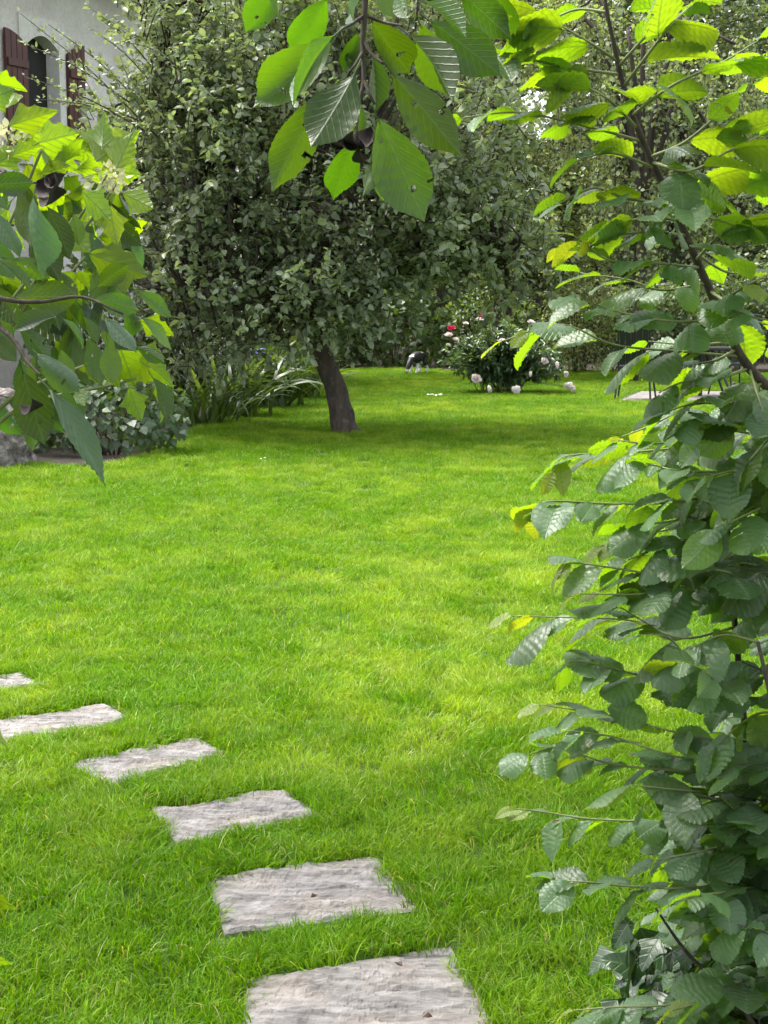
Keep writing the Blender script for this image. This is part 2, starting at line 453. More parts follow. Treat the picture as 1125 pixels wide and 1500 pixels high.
def inside(p, poly):
    x, y = p[:, 0], p[:, 1]; r = np.zeros(len(p), bool); j = len(poly) - 1
    for i in range(len(poly)):
        xi, yi = poly[i]; xj, yj = poly[j]
        with np.errstate(divide='ignore', invalid='ignore'):
            r ^= ((yi > y) != (yj > y)) & (x < (xj - xi) * (y - yi) / (yj - yi) + xi)
        j = i
    return r

nbp = len(bed_edge); far_edge = bed_edge * (60 / bed_edge[:, 1:2])
me = new_mesh('flower_bed', [(*p, .02) for p in bed_edge] + [(*p, .02) for p in far_edge], [(i, i + 1, nbp + i + 1, nbp + i) for i in range(nbp - 1)], [M_soil])
link('flower_bed', me, kind='structure')

# ------------------------------------------------------------------ stepping stones
STONES = [  # TL TR BR BL in the photograph
    ([(366, 1440), (657, 1392), (740, 1548), (352, 1600)], 'largest pale slate stepping stone, first of the path at the hazel shrub'),
    ([(307, 1294), (549, 1259), (610, 1336), (334, 1372)], 'second slate stepping stone of the path counted from the hazel shrub'),
    ([(230, 1191), (408, 1165), (458, 1198), (268, 1237)], 'third slate stepping stone of the path counted from the hazel shrub'),
    ([(112, 1122), (284, 1086), (323, 1106), (168, 1150)], 'fourth slate stepping stone, tilted, counted from the hazel shrub'),
    ([(-40, 1064), (152, 1038), (186, 1058), (15, 1087)], 'fifth slate stepping stone of the path counted from the hazel shrub'),
    ([(-150, 1006), (28, 993), (64, 1008), (-110, 1025)], 'sixth and farthest slate stepping stone of the path from the hazel shrub'),
]
stone_polys = []
for si, (c, lab) in enumerate(STONES):
    q = [G(*p) for p in c]
    ctr = sum(q) / 4; q = [ctr + (p - ctr) * (1.03 if si < 2 else 1.09) for p in q]
    poly = np.array([p[:2] for p in q]); stone_polys.append(poly)
    nx, ny = 76, 40
    vs = []; off = 13.7 * si
    for j in range(ny + 1):
        for i in range(nx + 1):
            s, t = i / nx, j / ny
            p = (q[3] * (1 - s) + q[2] * s) * (1 - t) + (q[0] * (1 - s) + q[1] * s) * t
            e = min(s, 1 - s, t, 1 - t)
            p = p - ctr
            # broken outline
            wob = max(0, 1 - e * 9)
            n1 = mnoise.noise(Vector((p[0] * 7 + off, p[1] * 7, 3.1))); n2 = mnoise.noise(Vector((p[0] * 19 + off, p[1] * 19, 9.1)))
            p = p * (1 + wob * (0.020 * n1 + 0.016 * n2))
            # cleft layers: terraced ridges running along the stone
            a = mnoise.fractal(Vector((p[0] * 3.0 + off, p[1] * 14 + 0.6 * mnoise.noise(Vector((p[0] * 6, p[1] * 6, off))), 1.0)), 0.8, 2.1, 4)
            st = math.floor(a * 4) / 4
            h = 0.015 * (0.40 * a + 0.60 * st) + 0.004 * mnoise.noise(Vector((p[0] * 40, p[1] * 40, off)))
            z = max(0.006, 0.015 + h - (0.012 * max(0, 1 - e * 26) ** 1.5))
            vs.append((p[0], p[1], z))
    f = [(j * (nx + 1) + i, j * (nx + 1) + i + 1, (j + 1) * (nx + 1) + i + 1, (j + 1) * (nx + 1) + i) for j in range(ny) for i in range(nx)]
    ring = [i for i in range(nx + 1)] + [j * (nx + 1) + nx for j in range(1, ny + 1)] + [ny * (nx + 1) + i for i in range(nx - 1, -1, -1)] + [j * (nx + 1) for j in range(ny - 1, 0, -1)]
    n0 = len(vs)
    for i in ring: vs.append((vs[i][0], vs[i][1], -0.03))
    for a in range(len(ring)):
        b = (a + 1) % len(ring); f.append((ring[b], ring[a], n0 + a, n0 + b))
    o = link('stepping_stone', new_mesh('stepping_stone', vs, f, [M_stone]), label=lab, cat='stepping stone', group='slate stepping stones across the lawn')
    o.location = (ctr[0], ctr[1], 0)

# ------------------------------------------------------------------ grass
tufts = bpy.data.collections.new('grass_tufts')
for ti in range(10):
    r = np.random.default_rng(100 + ti); nb = 62
    a = r.uniform(0, 6.283, nb); rad = 0.07 * np.sqrt(r.random(nb))
    bx, by = rad * np.cos(a), rad * np.sin(a)
    lean_dir = r.uniform(0, 6.283); ld = lean_dir + r.normal(0, 0.9, nb)
    H = r.uniform(0.034, 0.063, nb); wd = r.uniform(0.0011, 0.0021, nb); ln = r.uniform(0.15, 0.95, nb)
    ln = np.where(r.random(nb) < 0.12, 1.5, ln)
    vs, fs, tn = [], [], []
    for i in range(nb):
        dx, dy = math.cos(ld[i]), math.sin(ld[i]); fa = r.uniform(0, 6.283); sx, sy = math.cos(fa) * wd[i], math.sin(fa) * wd[i]
        n = len(vs); h, l = H[i], ln[i]
        for k, (tt, ww) in enumerate(((0, .9), (.4, 1), (.75, .7))):
            o_ = l * h * tt * tt; z = h * tt * (1 - 0.18 * l * tt)
            cx, cy = bx[i] + dx * o_, by[i] + dy * o_
            vs += [(cx - sx * ww, cy - sy * ww, z), (cx + sx * ww, cy + sy * ww, z)]
        o_ = l * h * 1.05; vs.append((bx[i] + dx * o_, by[i] + dy * o_, h * (1 - 0.25 * l)))
        fs += [(n, n + 1, n + 3, n + 2), (n + 2, n + 3, n + 5, n + 4), (n + 4, n + 5, n + 6)]
        tn += [r.random()] * 7
    tme = new_mesh('grass_tuft', vs, fs, [M_grass], smooth=True, tint=tn)
    tufts.objects.link(bpy.data.objects.new('grass_tuft', tme))

pts = []
for d0, d1, den in ((1.2, 2.8, 200), (2.8, 6.5, 380), (6.5, 12, 270), (12, 32.5, 150)):
    hw = 0.26 * d1 + 1.3
    n = int((d1 - d0) * 2 * hw * den)
    p = np.stack([rng.uniform(-hw, hw, n), rng.uniform(d0, d1, n)], 1)
    p = p[np.abs(p[:, 0]) < 0.26 * p[:, 1] + 1.3]
    pts.append(p)
pts = np.concatenate(pts)
pts = pts[~inside(pts, bed_poly)]
PATIO = ground_poly([(905, 589), (1500, 589), (1500, 574), (940, 574)])
for poly in stone_polys + [PATIO]:
    c = poly.mean(0); big = c + (poly - c) * 1.045
    pts = pts[~inside(pts, big)]
edge = []
for poly in stone_polys:                       # turf crowding the rims of the stones
    for i in range(4):
        a_, b_ = poly[i], poly[(i + 1) % 4]; m_ = int(np.linalg.norm(b_ - a_) / .02); t_ = rng.random(m_)[:, None]
        o_ = nrm((a_ + b_) / 2 - poly.mean(0)); edge.append(a_ + (b_ - a_) * t_ + o_ * rng.uniform(.05, .10, (m_, 1)))
edge = np.concatenate(edge); pts = np.concatenate([pts, edge[np.abs(edge[:, 0]) < 3]])
N = len(pts)
gme = bpy.data.meshes.new('grass'); gme.vertices.add(N)
gz = np.zeros(N) + 0.002
gme.vertices.foreach_set('co', np.column_stack([pts, gz]).astype(np.float32).ravel())
dd = pts[:, 1]
hfac = np.array([0.95 + 0.22 * mnoise.noise(Vector((x * 0.9, y * 0.9, 0))) for x, y in pts])
near = np.zeros(N, bool)
for poly in stone_polys:
    c = poly.mean(0); near |= inside(pts, c + (poly - c) * (1.1, 1.25) - (0, .12))
sc = np.where(near, .72, 1.0) * rng.uniform(0.8, 1.2, N) * hfac * np.interp(dd, (3, 8, 30), (1.0, .95, 1.0))
scl = np.column_stack([sc * np.interp(dd, (3, 30), (1, 1.5)), sc * np.interp(dd, (3, 30), (1, 1.5)), sc])
rot = np.column_stack([rng.normal(0, .10, N), rng.normal(0, .10, N), rng.uniform(0, 6.283, N)])
for nm, dt, arr in (('scl', 'FLOAT_VECTOR', scl), ('rot', 'FLOAT_VECTOR', rot)):
    at = gme.attributes.new(nm, dt, 'POINT'); at.data.foreach_set('vector', arr.astype(np.float32).ravel())
at = gme.attributes.new('pick', 'INT', 'POINT'); at.data.foreach_set('value', rng.integers(0, 10, N).astype(np.int32))
gme.materials.append(M_grass)
grass = link('grass', gme, kind='stuff', label='bright green mown lawn grass around the stepping stones', cat='grass')
ng = bpy.data.node_groups.new('grass_scatter', 'GeometryNodeTree')
ng.interface.new_socket('Geometry', in_out='INPUT', socket_type='NodeSocketGeometry')
ng.interface.new_socket('Geometry', in_out='OUTPUT', socket_type='NodeSocketGeometry')
gi = ng.nodes.new('NodeGroupInput'); go = ng.nodes.new('NodeGroupOutput'); ip = ng.nodes.new('GeometryNodeInstanceOnPoints')
ci = ng.nodes.new('GeometryNodeCollectionInfo'); ci.inputs[0].default_value = tufts; ci.inputs['Separate Children'].default_value = True; ci.inputs['Reset Children'].default_value = True
def named(nm, dt):
    q = ng.nodes.new('GeometryNodeInputNamedAttribute'); q.data_type = dt; q.inputs[0].default_value = nm
    return [s for s in q.outputs if s.enabled and s.name == 'Attribute'][0]
L = ng.links.new
L(gi.outputs[0], ip.inputs['Points']); L(ci.outputs[0], ip.inputs['Instance']); ip.inputs['Pick Instance'].default_value = True
L(named('pick', 'INT'), ip.inputs['Instance Index']); L(named('rot', 'FLOAT_VECTOR'), ip.inputs['Rotation']); L(named('scl', 'FLOAT_VECTOR'), ip.inputs['Scale'])
L(ip.outputs[0], go.inputs[0])
md = grass.modifiers.new('grass', 'NODES'); md.node_group = ng

# ------------------------------------------------------------------ house
hb = P(76, 420, 22.0); hb[2] = 0
hu = nrm(np.array((0.42, 0.907, 0))); hn = np.array((hu[1], -hu[0], 0))      # along the wall, out of the wall
HR = np.column_stack([hu, -hn, (0, 0, 1)])
def HW(t, o, z): return hb + hu * t + hn * o + np.array((0, 0, z))
house = thing('house', hb, 'rendered grey-white house with oxblood shutters behind the apple tree', 'house')
WT0, WT1, WZ0, WZ1 = -0.44, 0.29, 3.40, 4.86       # window opening along wall and height
g = Geo()
def hbox(g, t0, t1, o0, o1, z0, z1): g.box(HW((t0 + t1) / 2, (o0 + o1) / 2, (z0 + z1) / 2), (t1 - t0, o1 - o0, z1 - z0), HR)
hbox(g, -7.0, WT0, -0.35, 0, 0, 6.2); hbox(g, WT1, 6.0, -0.35, 0, 0, 6.2)
hbox(g, WT0, WT1, -0.35, 0, 0, WZ0); hbox(g, WT0, WT1, -0.35, 0, WZ1 + 0.22, 6.2)
hbox(g, 5.65, 6.0, -7, -0.35, 0, 6.2); hbox(g, -7.0, -6.65, -7, -0.35, 0, 6.2); hbox(g, -7, 6, -7.35, -7, 0, 6.2)
link('wall', g.mesh('wall', [M_plaster]), house)
# arched stone surround
g = Geo(); na = 12
for i in range(na):
    a0, a1 = i / na, (i + 1) / na
    def arc(a): tt = WT0 + (WT1 - WT0) * a; return tt, WZ1 + 0.16 * math.sin(math.pi * a)
    (ta, za), (tb, zb) = arc(a0), arc(a1)
    v = [HW(ta, .025, za), HW(tb, .025, zb), HW(tb, .025, WZ1 + .40), HW(ta, .025, WZ1 + .40), HW(ta, -.30, za), HW(tb, -.30, zb), HW(tb, -.30, WZ1 + .40), HW(ta, -.30, WZ1 + .40)]
    g.add(v, [(0, 1, 2, 3), (0, 4, 5, 1), (3, 2, 6, 7)])
hbox(g, WT0 - .14, WT0 + .004, -.30, .03, WZ0, WZ1 + .40); hbox(g, WT1 - .004, WT1 + .14, -.30, .03, WZ0, WZ1 + .40)
hbox(g, WT0 - .2, WT1 + .2, -.30, .09, WZ0 - .14, WZ0)
link('window_surround', g.mesh('window_surround', [M_sand]), house)
g = Geo(); hbox(g, WT0 + .01, WT1 - .01, -.20, -.19, WZ0, WZ1 + .25)
win = link('window', g.mesh('window', [M_dark]), house)
g = Geo()
for t in (WT0 + .05, (WT0 + WT1) / 2, WT1 - .05): hbox(g, t - .035, t + .035, -.18, -.13, WZ0 + .02, WZ1 + .1)
for z in (WZ0 + .06, WZ0 + .55, WZ0 + 1.05, WZ1 - .02): hbox(g, WT0 + .02, WT1 - .02, -.178, -.14, z - .025, z + .025)
link('window_frame', g.mesh('window_frame', [M_brownw]), win)
def shutter(t0, t1, high_at_end, open_ang):
    sh = None
    w = t1 - t0; nb = 4
    for b in range(nb):
        s0, s1 = t0 + w * b / nb + .006, t0 + w * (b + 1) / nb - .006
        def top(t):
            u = (t - t0) / w; u = u if high_at_end else 1 - u
            return WZ1 - 0.02 + 0.17 * math.sin(u * math.pi / 2)
        v = []
        for o in (.035, .075):
            v += [HW(s0, o, WZ0 + .01), HW(s1, o, WZ0 + .01), HW(s1, o, top(s1)), HW(s0, o, top(s0))]
        gg = Geo(); gg.add(v, [(0, 1, 2, 3), (7, 6, 5, 4), (0, 4, 5, 1), (1, 5, 6, 2), (2, 6, 7, 3), (3, 7, 4, 0)])
        if sh is None: sh = link('shutter', gg.mesh('shutter', [M_shutter]), house)
        else: link('board', gg.mesh('board', [M_shutter]), sh).matrix_basis = Matrix.Identity(4)
    for z in (WZ0 + .28, WZ1 - .28):
        gg = Geo(); hbox(gg, t0 + .02, t1 - .02, .075, .105, z - .05, z + .05)
        link('batten', gg.mesh('batten', [M_shutter]), sh).matrix_basis = Matrix.Identity(4)
shutter(WT0 - .50, WT0 - .03, False, 0); shutter(WT1 + .15, WT1 + .55, True, 0)
g = Geo(); hbox(g, -8, 6.6, -8, .75, 6.02, 6.12)
rf = link('roof', g.mesh('roof', [M_brownw]), house)
g = Geo()
v = [HW(-8, .9, 6.12), HW(6.6, .9, 6.12), HW(6.6, -3.6, 9.0), HW(-8, -3.6, 9.0), HW(-8, -8.1, 6.12), HW(6.6, -8.1, 6.12)]
g.add(v, [(0, 1, 2, 3), (3, 2, 5, 4), (1, 5, 2), (0, 3, 4)])
link('roof_slope', g.mesh('roof_slope', [M_roof]), rf).matrix_basis = Matrix.Identity(4)
g = Geo()
for k in range(24): hbox(g, -7.6 + k * .6, -7.48 + k * .6, .02, .70, 5.90, 6.015)
link('rafters', g.mesh('rafters', [M_brownw]), rf).matrix_basis = Matrix.Identity(4)

# ------------------------------------------------------------------ trees
def tree(name, label, base, trunk, limbs, blobs, nclump, ntwig, per, tl, leaf, mat, tp, group=None, bark=None, cat='tree', shell=0.5, z0=0.3, branches=True, **kw):
    o = thing(name, base, label, cat, group)
    g = Geo(); tp_, tr_ = trunk
    tc = bez(tp_, 70); g.tube(tc, np.interp(np.linspace(0, 1, len(tc)), np.linspace(0, 1, len(tr_)), tr_), 28)
    tm = g.mesh('trunk', [bark or M_bark], True)
    co = np.empty(len(tm.vertices) * 3, np.float32); tm.vertices.foreach_get('co', co); co = co.reshape(-1, 3)
    for i, c in enumerate(co):
        v = Vector(c.tolist()); w = Vector((v.x * 22, v.y * 22, v.z * 5)); co[i] += (np.array(mnoise.noise_vector(v * 5.0)) * 0.022 + np.array(mnoise.noise_vector(w)) * 0.011).astype(np.float32)
    tm.vertices.foreach_set('co', co.ravel())
    link('trunk', tm, o)
    skel = [bez(tp_, 14)[-3:]]
    for lp, r0, r1 in limbs:
        c = bez(lp, 14); g = Geo(); g.tube(c, np.linspace(r0, r1, len(c)), 8); link('limb', g.mesh('limb', [bark or M_bark], True), o); skel.append(c[3:])
    sk = np.concatenate(skel)
    c, out, _ = blob_points(blobs, nclump, shell)
    ok = c[:, 2] > z0; c, out = c[ok], out[ok]
    M, st, d, Ls, t = crown_leaves(c, out, per, ntwig, tl, leaf, **kw)
    g = Geo()
    if branches:
        for q in c:
            k = np.argmin(np.linalg.norm(sk - q, axis=1)); a = sk[k]; m = (a + q) / 2 + rng.normal(0, .12, 3) - (0, 0, .05)
            g.tube(bez([a, m, q], 6), np.linspace(.022, .008, 7), 5, False)
    for i in range(0, len(st)):
        g.tube([st[i], st[i] + d[i] * Ls[i] * .5 + (0, 0, .01), st[i] + d[i] * Ls[i]], [.005, .004, .002], 3, False)
    link('branches', g.mesh('branches', [M_twig], True), o)
    ctn = np.repeat(rng.random(len(c)), ntwig * per); tn = np.clip(.55 * ctn + .45 * rng.random(len(M)), 0, 1); ok = M[:, 2, 3] > .1
    link('crown', scatter('crown', M[ok], tp, mat, tn[ok]), o, kind='stuff')
    return o

M_apple = leaf_mat('apple_leaf', (0.170, 0.210, 0.125), (0.30, 0.34, 0.23), (0.28, 0.36, 0.09), 0.36, 0.38, src='attr', var=0.45, spec=0.6)
M_birch = leaf_mat('birch_leaf', (0.135, 0.175, 0.085), (0.20, 0.235, 0.13), (0.28, 0.36, 0.08), 0.40, 0.45, src='attr', var=0.4)
M_hedge = leaf_mat('hedge_leaf', (0.075, 0.115, 0.042), (0.12, 0.16, 0.08), (0.18, 0.28, 0.035), 0.36, 0.42, src='attr', var=0.45)
M_yel = leaf_mat('pale_leaf', (0.14, 0.18, 0.065), (0.19, 0.23, 0.10), (0.32, 0.38, 0.07), 0.38, 0.45, src='attr', var=0.45)
M_back = leaf_mat('deep_leaf', (0.085, 0.115, 0.055), (0.13, 0.16, 0.085), (0.17, 0.24, 0.045), 0.34, 0.45, src='attr', var=0.4)

ab = G(508, 634); AD = ab[1]
tr = [ab + (0.02, 0, -0.12), ab + (-.02, 0, .06), P(490, 565, AD), P(468, 510, AD), P(449, 470, AD), P(436, 430, AD)]
AP = lambda x, y, dz=0.0: P(x, y, AD + dz)
limbs = [([AP(458, 475), AP(400, 430, -.4), AP(330, 400, -.8), AP(270, 420, -.6)], .06, .02),
         ([AP(450, 455), AP(470, 380, -.5), AP(500, 300, -.9), AP(520, 220, -1.0)], .09, .03),
         ([AP(445, 445), AP(380, 330, .3), AP(300, 220, .5), AP(230, 120, .6)], .085, .025),
         ([AP(455, 465), AP(540, 420, .2), AP(640, 385, .2), AP(740, 380, .0)], .08, .02),
         ([AP(440, 430), AP(430, 300, .6), AP(440, 150, .8), AP(430, 0, .9)], .08, .03),
         ([AP(450, 450), AP(520, 380, 1.0), AP(600, 280, 1.4), AP(660, 160, 1.6)], .07, .02),
         ([AP(455, 470), AP(400, 450, .8), AP(350, 440, 1.4)], .06, .02)]
ablobs = [(AP(425, 450, -.5), (.62, .6, .22)), (AP(525, 436, -.4), (.58, .6, .24)), (AP(350, 485, -.3), (.5, .6, .22)), (AP(215, 300, .3), (.45, .8, .6)), (AP(225, 400, .5), (.45, .8, .5)), (AP(195, 215, .4), (.4, .6, .4)), (AP(460, 300), (1.55, 1.5, 1.15)), (AP(330, 240), (1.05, 1.4, 1.1)), (AP(600, 330), (1.15, 1.4, .75)), (AP(290, 400), (.62, 1.2, .75)),
          (AP(430, 120), (1.45, 1.4, 1.1)), (AP(250, 150), (.55, .9, .62)), (AP(600, 180), (1.1, 1.4, 1.0)), (AP(370, 440, -.2), (.85, 1.3, .45)),
          (AP(740, 370, .2), (.62, 1.0, .42)), (AP(470, 405, -.9), (.55, .6, .45)), (AP(310, 20), (.95, 1.1, .9)), (AP(540, 0), (1.1, 1.2, .9)), (AP(300, 490, .4), (.45, .8, .28)), (AP(670, 300, .4), (.8, 1.0, .6))]
apple = tree('apple_tree', 'gnarled apple tree with leaning dark trunk standing in the lawn', ab, (tr, (.21, .14, .115, .105, .10, .10)), limbs, ablobs, 620, 8, 10, .36, .100, M_apple, tmpl(.32, .14, .14), shell=.5, z0=.75, droop=.2, clump=.19)
# long pale shoots reaching out in front of the house
g = Geo(); Ms = []
extra = []
for k in range(75):
    x, y = rng.uniform(190, 800), rng.uniform(0, 440)
    if y > 330 and (x < 300 or x > 640): continue
    extra.append((x, y, x + rng.normal(0, 22), y - rng.uniform(30, 75)))
for (x0, y0, x1, y1) in ((230, 200, 30, 20), (215, 160, 70, 35), (190, 150, 25, 60), (210, 190, 35, 112), (200, 180, 50, 145), (230, 130, 130, 40), (240, 120, 150, 30), (200, 175, 85, 150), (330, 60, 330, -20), (265, 100, 175, 60), (330, 290, 315, 235), (420, 330, 410, 275), (470, 345, 500, 300), (560, 330, 575, 280), (640, 330, 655, 300), *extra):
    g = Geo(); dz = rng.uniform(-1.6, -.6); a, b = AP(x0, y0, dz), AP(x1, y1, dz - .1)
    c = bez([a, (a + b) / 2 + (0, 0, .06), b], 12); g.tube(c, np.linspace(.009, .003, len(c)), 5); link('shoot', g.mesh('shoot', [M_twig], True), apple)
    n = max(14, int(np.linalg.norm(b - a) / .022)); t = np.linspace(.12, 1, n)
    p = np.array([c[min(len(c) - 1, int(q * (len(c) - 1)))] for q in t]) + rng.normal(0, .02, (n, 3))
    ax = nrm((b - a)[None] / np.linalg.norm(b - a) * .5 + rng.normal(0, .7, (n, 3)) + (0, 0, .25))
    Ms.append(frames(p, ax, np.array((0, -.2, .8)) + rng.normal(0, .6, (n, 3)), .07 * rng.uniform(.6, 1.15, n) * np.interp(t, (0, 1), (1.1, .7))))
M_shoot = leaf_mat('apple_shoot_leaf', (0.15, 0.19, 0.10), (0.22, 0.25, 0.16), (0.28, 0.36, 0.10), 0.36, 0.42, src='attr', var=0.35)
link('shoot_leaves', scatter('shoot_leaves', np.concatenate(Ms), tmpl(.27, .16, .1), M_shoot), apple, kind='stuff')

def simple_tree(name, label, px, d, blobs_px, nclump, leaf, mat, group='trees closing off the garden', ntwig=9, per=9, tl=.5, clump=.34, trunk_r=.16, **kw):
    b = P(px, 420, d); b[2] = 0
    top = np.mean([P(x, y, d + z) for x, y, z, *_ in blobs_px], 0)
    tr = [b - (0, 0, .1), b + (top - b) * .3 + (.08, 0, 0), b + (top - b) * .65, top]
    bl = [(P(x, y, d + z), (rx, ry, rz)) for x, y, z, rx, ry, rz in blobs_px]
    lm = [([b + (top - b) * .45, (b + (top - b) * .5 + q[0]) / 2 + (0, 0, .2), q[0]], trunk_r * .5, .03) for q in bl]
    return tree(name, label, b, (tr, (trunk_r * 1.3, trunk_r, trunk_r * .7, trunk_r * .4)), lm, bl, nclump, ntwig, per, tl, leaf, mat, tmpl(.32, .12, .12), group, clump=clump, **kw)

simple_tree('plum_tree', 'loose yellow-green tree behind the apple tree and the peony bush', 730, 27.5,
            [(700, 330, 0, 1.6, 1.3, .95), (790, 330, .2, 1.2, 1.2, 1.1), (640, 270, .5, 1.3, 1.2, 1.2), (830, 260, .4, .8, 1, .8), (690, 180, .8, 1.0, 1.0, .9), (720, 40, 1.0, 1.9, 1.2, .95), (760, 400, 0, .9, .9, .45)], 300, .10, M_yel)
simple_tree('tall_tree', 'tall deep green tree rising behind the plum tree crown', 560, 36,
            [(480, 200, 0, 3, 1.5, 3), (600, 100, 0, 2.6, 1.5, 2.6), (420, 330, 0, 2.2, 1.4, 2), (620, 330, 0, 2, 1.4, 2), (380, 60, 0, 2.4, 1.5, 2.4)], 330, .14, M_back, clump=.45, tl=.6)
simple_tree('tall_tree', 'broad dark tree at the far end behind the garden chairs', 1000, 36,
            [(930, 260, 0, 2.4, 1.5, 2.6), (1060, 200, 0, 2.8, 1.5, 3), (980, 60, 0, 2.8, 1.5, 2.4), (1150, 330, 0, 2.4, 1.5, 2.6), (880, 400, 0, 1.8, 1.2, 1.6), (1240, 140, 0, 2.6, 1.5, 3)], 360, .14, M_back, clump=.45, tl=.6)
simple_tree('tall_tree', 'dark green tree standing close behind the house corner', 300, 34,
            [(300, 330, 0, 2.0, 1.3, 2.2), (250, 440, 0, 1.6, 1.2, 1.4), (340, 200, 0, 1.6, 1.2, 2.0)], 150, .14, M_back, clump=.45, tl=.6)

# weeping birches: hanging strands
def weeping(name, label, px, d, tops, leaf, mat, nstr, dens=.045):
    b = P(px, 420, d); b[2] = 0
    o = thing(name, b, label, 'tree', 'trees closing off the garden')
    g = Geo(); top = P(px - 10, 40, d); c = bez([b - (0, 0, .1), b + (.1, 0, 2), b + (.05, .1, 4), top], 12); g.tube(c, np.linspace(.09, .03, len(c)), 10)
    link('trunk', g.mesh('trunk', [M_bark], True), o)
    g = Geo(); Mx = []
    for (x, y, z, rx, ry, rz, hang) in tops:
        q = P(x, y, d + z); lm = bez([c[len(c) // 2], (c[-2] + q) / 2 + (0, 0, .3), q], 8); g.tube(lm, np.linspace(.06, .015, len(lm)), 6)
        k = int(nstr * rx * rz)
        for _ in range(k):
            s = q + rng.normal(0, .55, 3) * (rx, ry, rz); ln = hang * rng.uniform(.4, 1.2)
            sway = rng.normal(0, .16, 3) * (1, 1, 0)
            pt = np.array([s, s + sway * .8 + (0, 0, -ln * .35), s + sway + (0, 0, -ln)]); cc = bez(pt, 8)
            cc[:, 2] = np.maximum(cc[:, 2], .4)
            g.tube(cc, np.linspace(.006, .002, len(cc)), 3, False)
            n = int(ln / dens); t = rng.random(n) * (len(cc) - 1.01); i = t.astype(int); fr = (t - i)[:, None]
            p = cc[i] * (1 - fr) + cc[i + 1] * fr + rng.normal(0, .035, (n, 3))
            ax = nrm(np.array((0, 0, -.55)) + rng.normal(0, .6, (n, 3)))
            Mx.append(frames(p, ax, rng.normal(0, .6, (n, 3)) + (0, -.3, .45), leaf * rng.uniform(.6, 1.2, n)))
    link('branches', g.mesh('branches', [M_twig], True), o)
    link('crown', scatter('crown', np.concatenate(Mx), tmpl(.36, .08, .1), mat), o, kind='stuff')
weeping('birch_tree', 'weeping birch with pale hanging strands behind the garden chairs', 930, 26,
        [(880, 110, 0, 1.0, .9, .6, 1.3), (960, 60, .3, 1.1, .9, .6, 1.6), (1040, 120, 0, 1.0, .9, .8, 1.8), (900, 280, -.2, .9, .8, .7, 1.5), (1000, 280, -.2, .9, .8, .6, 1.6), (1080, 270, 0, .9, .8, .7, 1.7), (850, 10, .4, 1.0, .8, .6, 1.3), (1130, 100, 0, 1, .8, .8, 2.2), (820, 60, .6, .7, .6, .5, 1.0)], .085, M_birch, 58)

# the wood beyond the garden, one mass of leaves
n = 70000
p = np.stack([rng.uniform(-16, 22, n), rng.uniform(41, 47, n), rng.uniform(.2, 11.5, n)], 1)
gap = (np.abs(p[:, 0] / p[:, 1] * F + 562.5 - 780) < 28) & (np.abs((p[:, 2] - EYE) / p[:, 1] * F - 240) < 40)
lum = np.array([mnoise.noise(Vector((q * .35).tolist())) for q in p]); p = p[(lum > -.5) & ~gap]
Mw = frames(p, nrm(rng.normal(0, .6, p.shape) + (0, -.2, -.4)), rng.normal(0, .5, p.shape) + (0, -.4, .7), .34 * rng.uniform(.6, 1.2, len(p)))
link('treeline', scatter('treeline', Mw, tmpl(.40, .1, .15), M_back), kind='stuff', label='dense mass of green trees beyond the garden', cat='trees')

# ------------------------------------------------------------------ shrubs along the beds
def bush(name, label, px, py, rx, ry, rz, leaf, mat, n, tp=None, d=None, group='shrubs along the garden edge', up=.6, flat=0.5, cz=None):
    b = G(px, py) if d is None else P(px, 420, d)
    b = np.array((b[0], b[1], 0.02)); o = thing(name, b, label, 'shrub', group)
    c = b + (0, 0, cz if cz else rz * .95)
    g = Geo()
    for k in range(12):
        a = rng.uniform(0, 6.28); e = c + np.array((math.cos(a) * rx * .6, math.sin(a) * ry * .6, rz * rng.uniform(-.2, .6)))
        s = b + np.array((math.cos(a) * .12, math.sin(a) * .12, -.04)); g.tube(bez([s, (s + e) / 2 + (0, 0, .1), e], 8), np.linspace(.018, .006, 9), 5)
    link('stems', g.mesh('stems', [M_twig], True), o)
    p, out, _ = blob_points([(c, (rx, ry, rz))], n, flat)
    w = 1 + 0.22 * np.array([mnoise.noise(Vector((q - c).tolist()) * 2.2 + Vector((px, 0, 0))) for q in p])
    p = c + (p - c) * w[:, None]
    ax = nrm(out * .6 + rng.normal(0, .6, p.shape) + (0, 0, -.25)); nm = out * .5 + np.array((0, 0, .6)) + rng.normal(0, .45, p.shape)
    M = keep_above(frames(p, ax, nm, leaf * rng.uniform(.55, 1.2, len(p))), .06)
    link('foliage', scatter('foliage', M, tp or tmpl(.32, .12, .15), mat), o, kind='stuff')
    return o
TPM = tmpl(.46, .10, .18)
bush('shrub', 'dark leafy shrub at the lawn end under the apple branches', 470, 541, 1.0, .7, .95, .12, M_hedge, 2600, d=30.6)
bush('shrub', 'lighter leafy shrub close behind the iris clump', 395, 553, 1.0, .8, 1.0, .11, M_yel, 2400, d=27.5)
bush('shrub', 'shady shrub between the iris clump and the house', 290, 590, .9, .9, .9, .10, M_hedge, 2600, d=21.5)
bush('shrub', 'shady shrub between the rounded shrub and the house wall', 170, 600, 1.3, .9, 1.1, .10, M_hedge, 3000, d=21)
bush('shrub', 'rounded dark shrub directly behind the peony bush', 715, 541, 1.1, .7, .8, .11, M_hedge, 2800, d=31)
bush('shrub', 'bright green fine-leaved shrub near the fence boards', 848, 545, .75, .6, 1.05, .075, M_yel, 3200, d=29.0)
bush('shrub', 'low dark shrub behind the high-backed garden chair', 940, 548, 1.1, .7, .85, .10, M_back, 3000, d=29.5)
bush('shrub', 'dark shrub beyond the garden table', 1050, 548, 1.3, .8, 1.1, .11, M_hedge, 2800, d=29.5)
bush('shrub', 'dark shrub beyond the garden table at the fence end', 1180, 548, 1.3, .8, 1.3, .11, M_back, 2600, d=29)

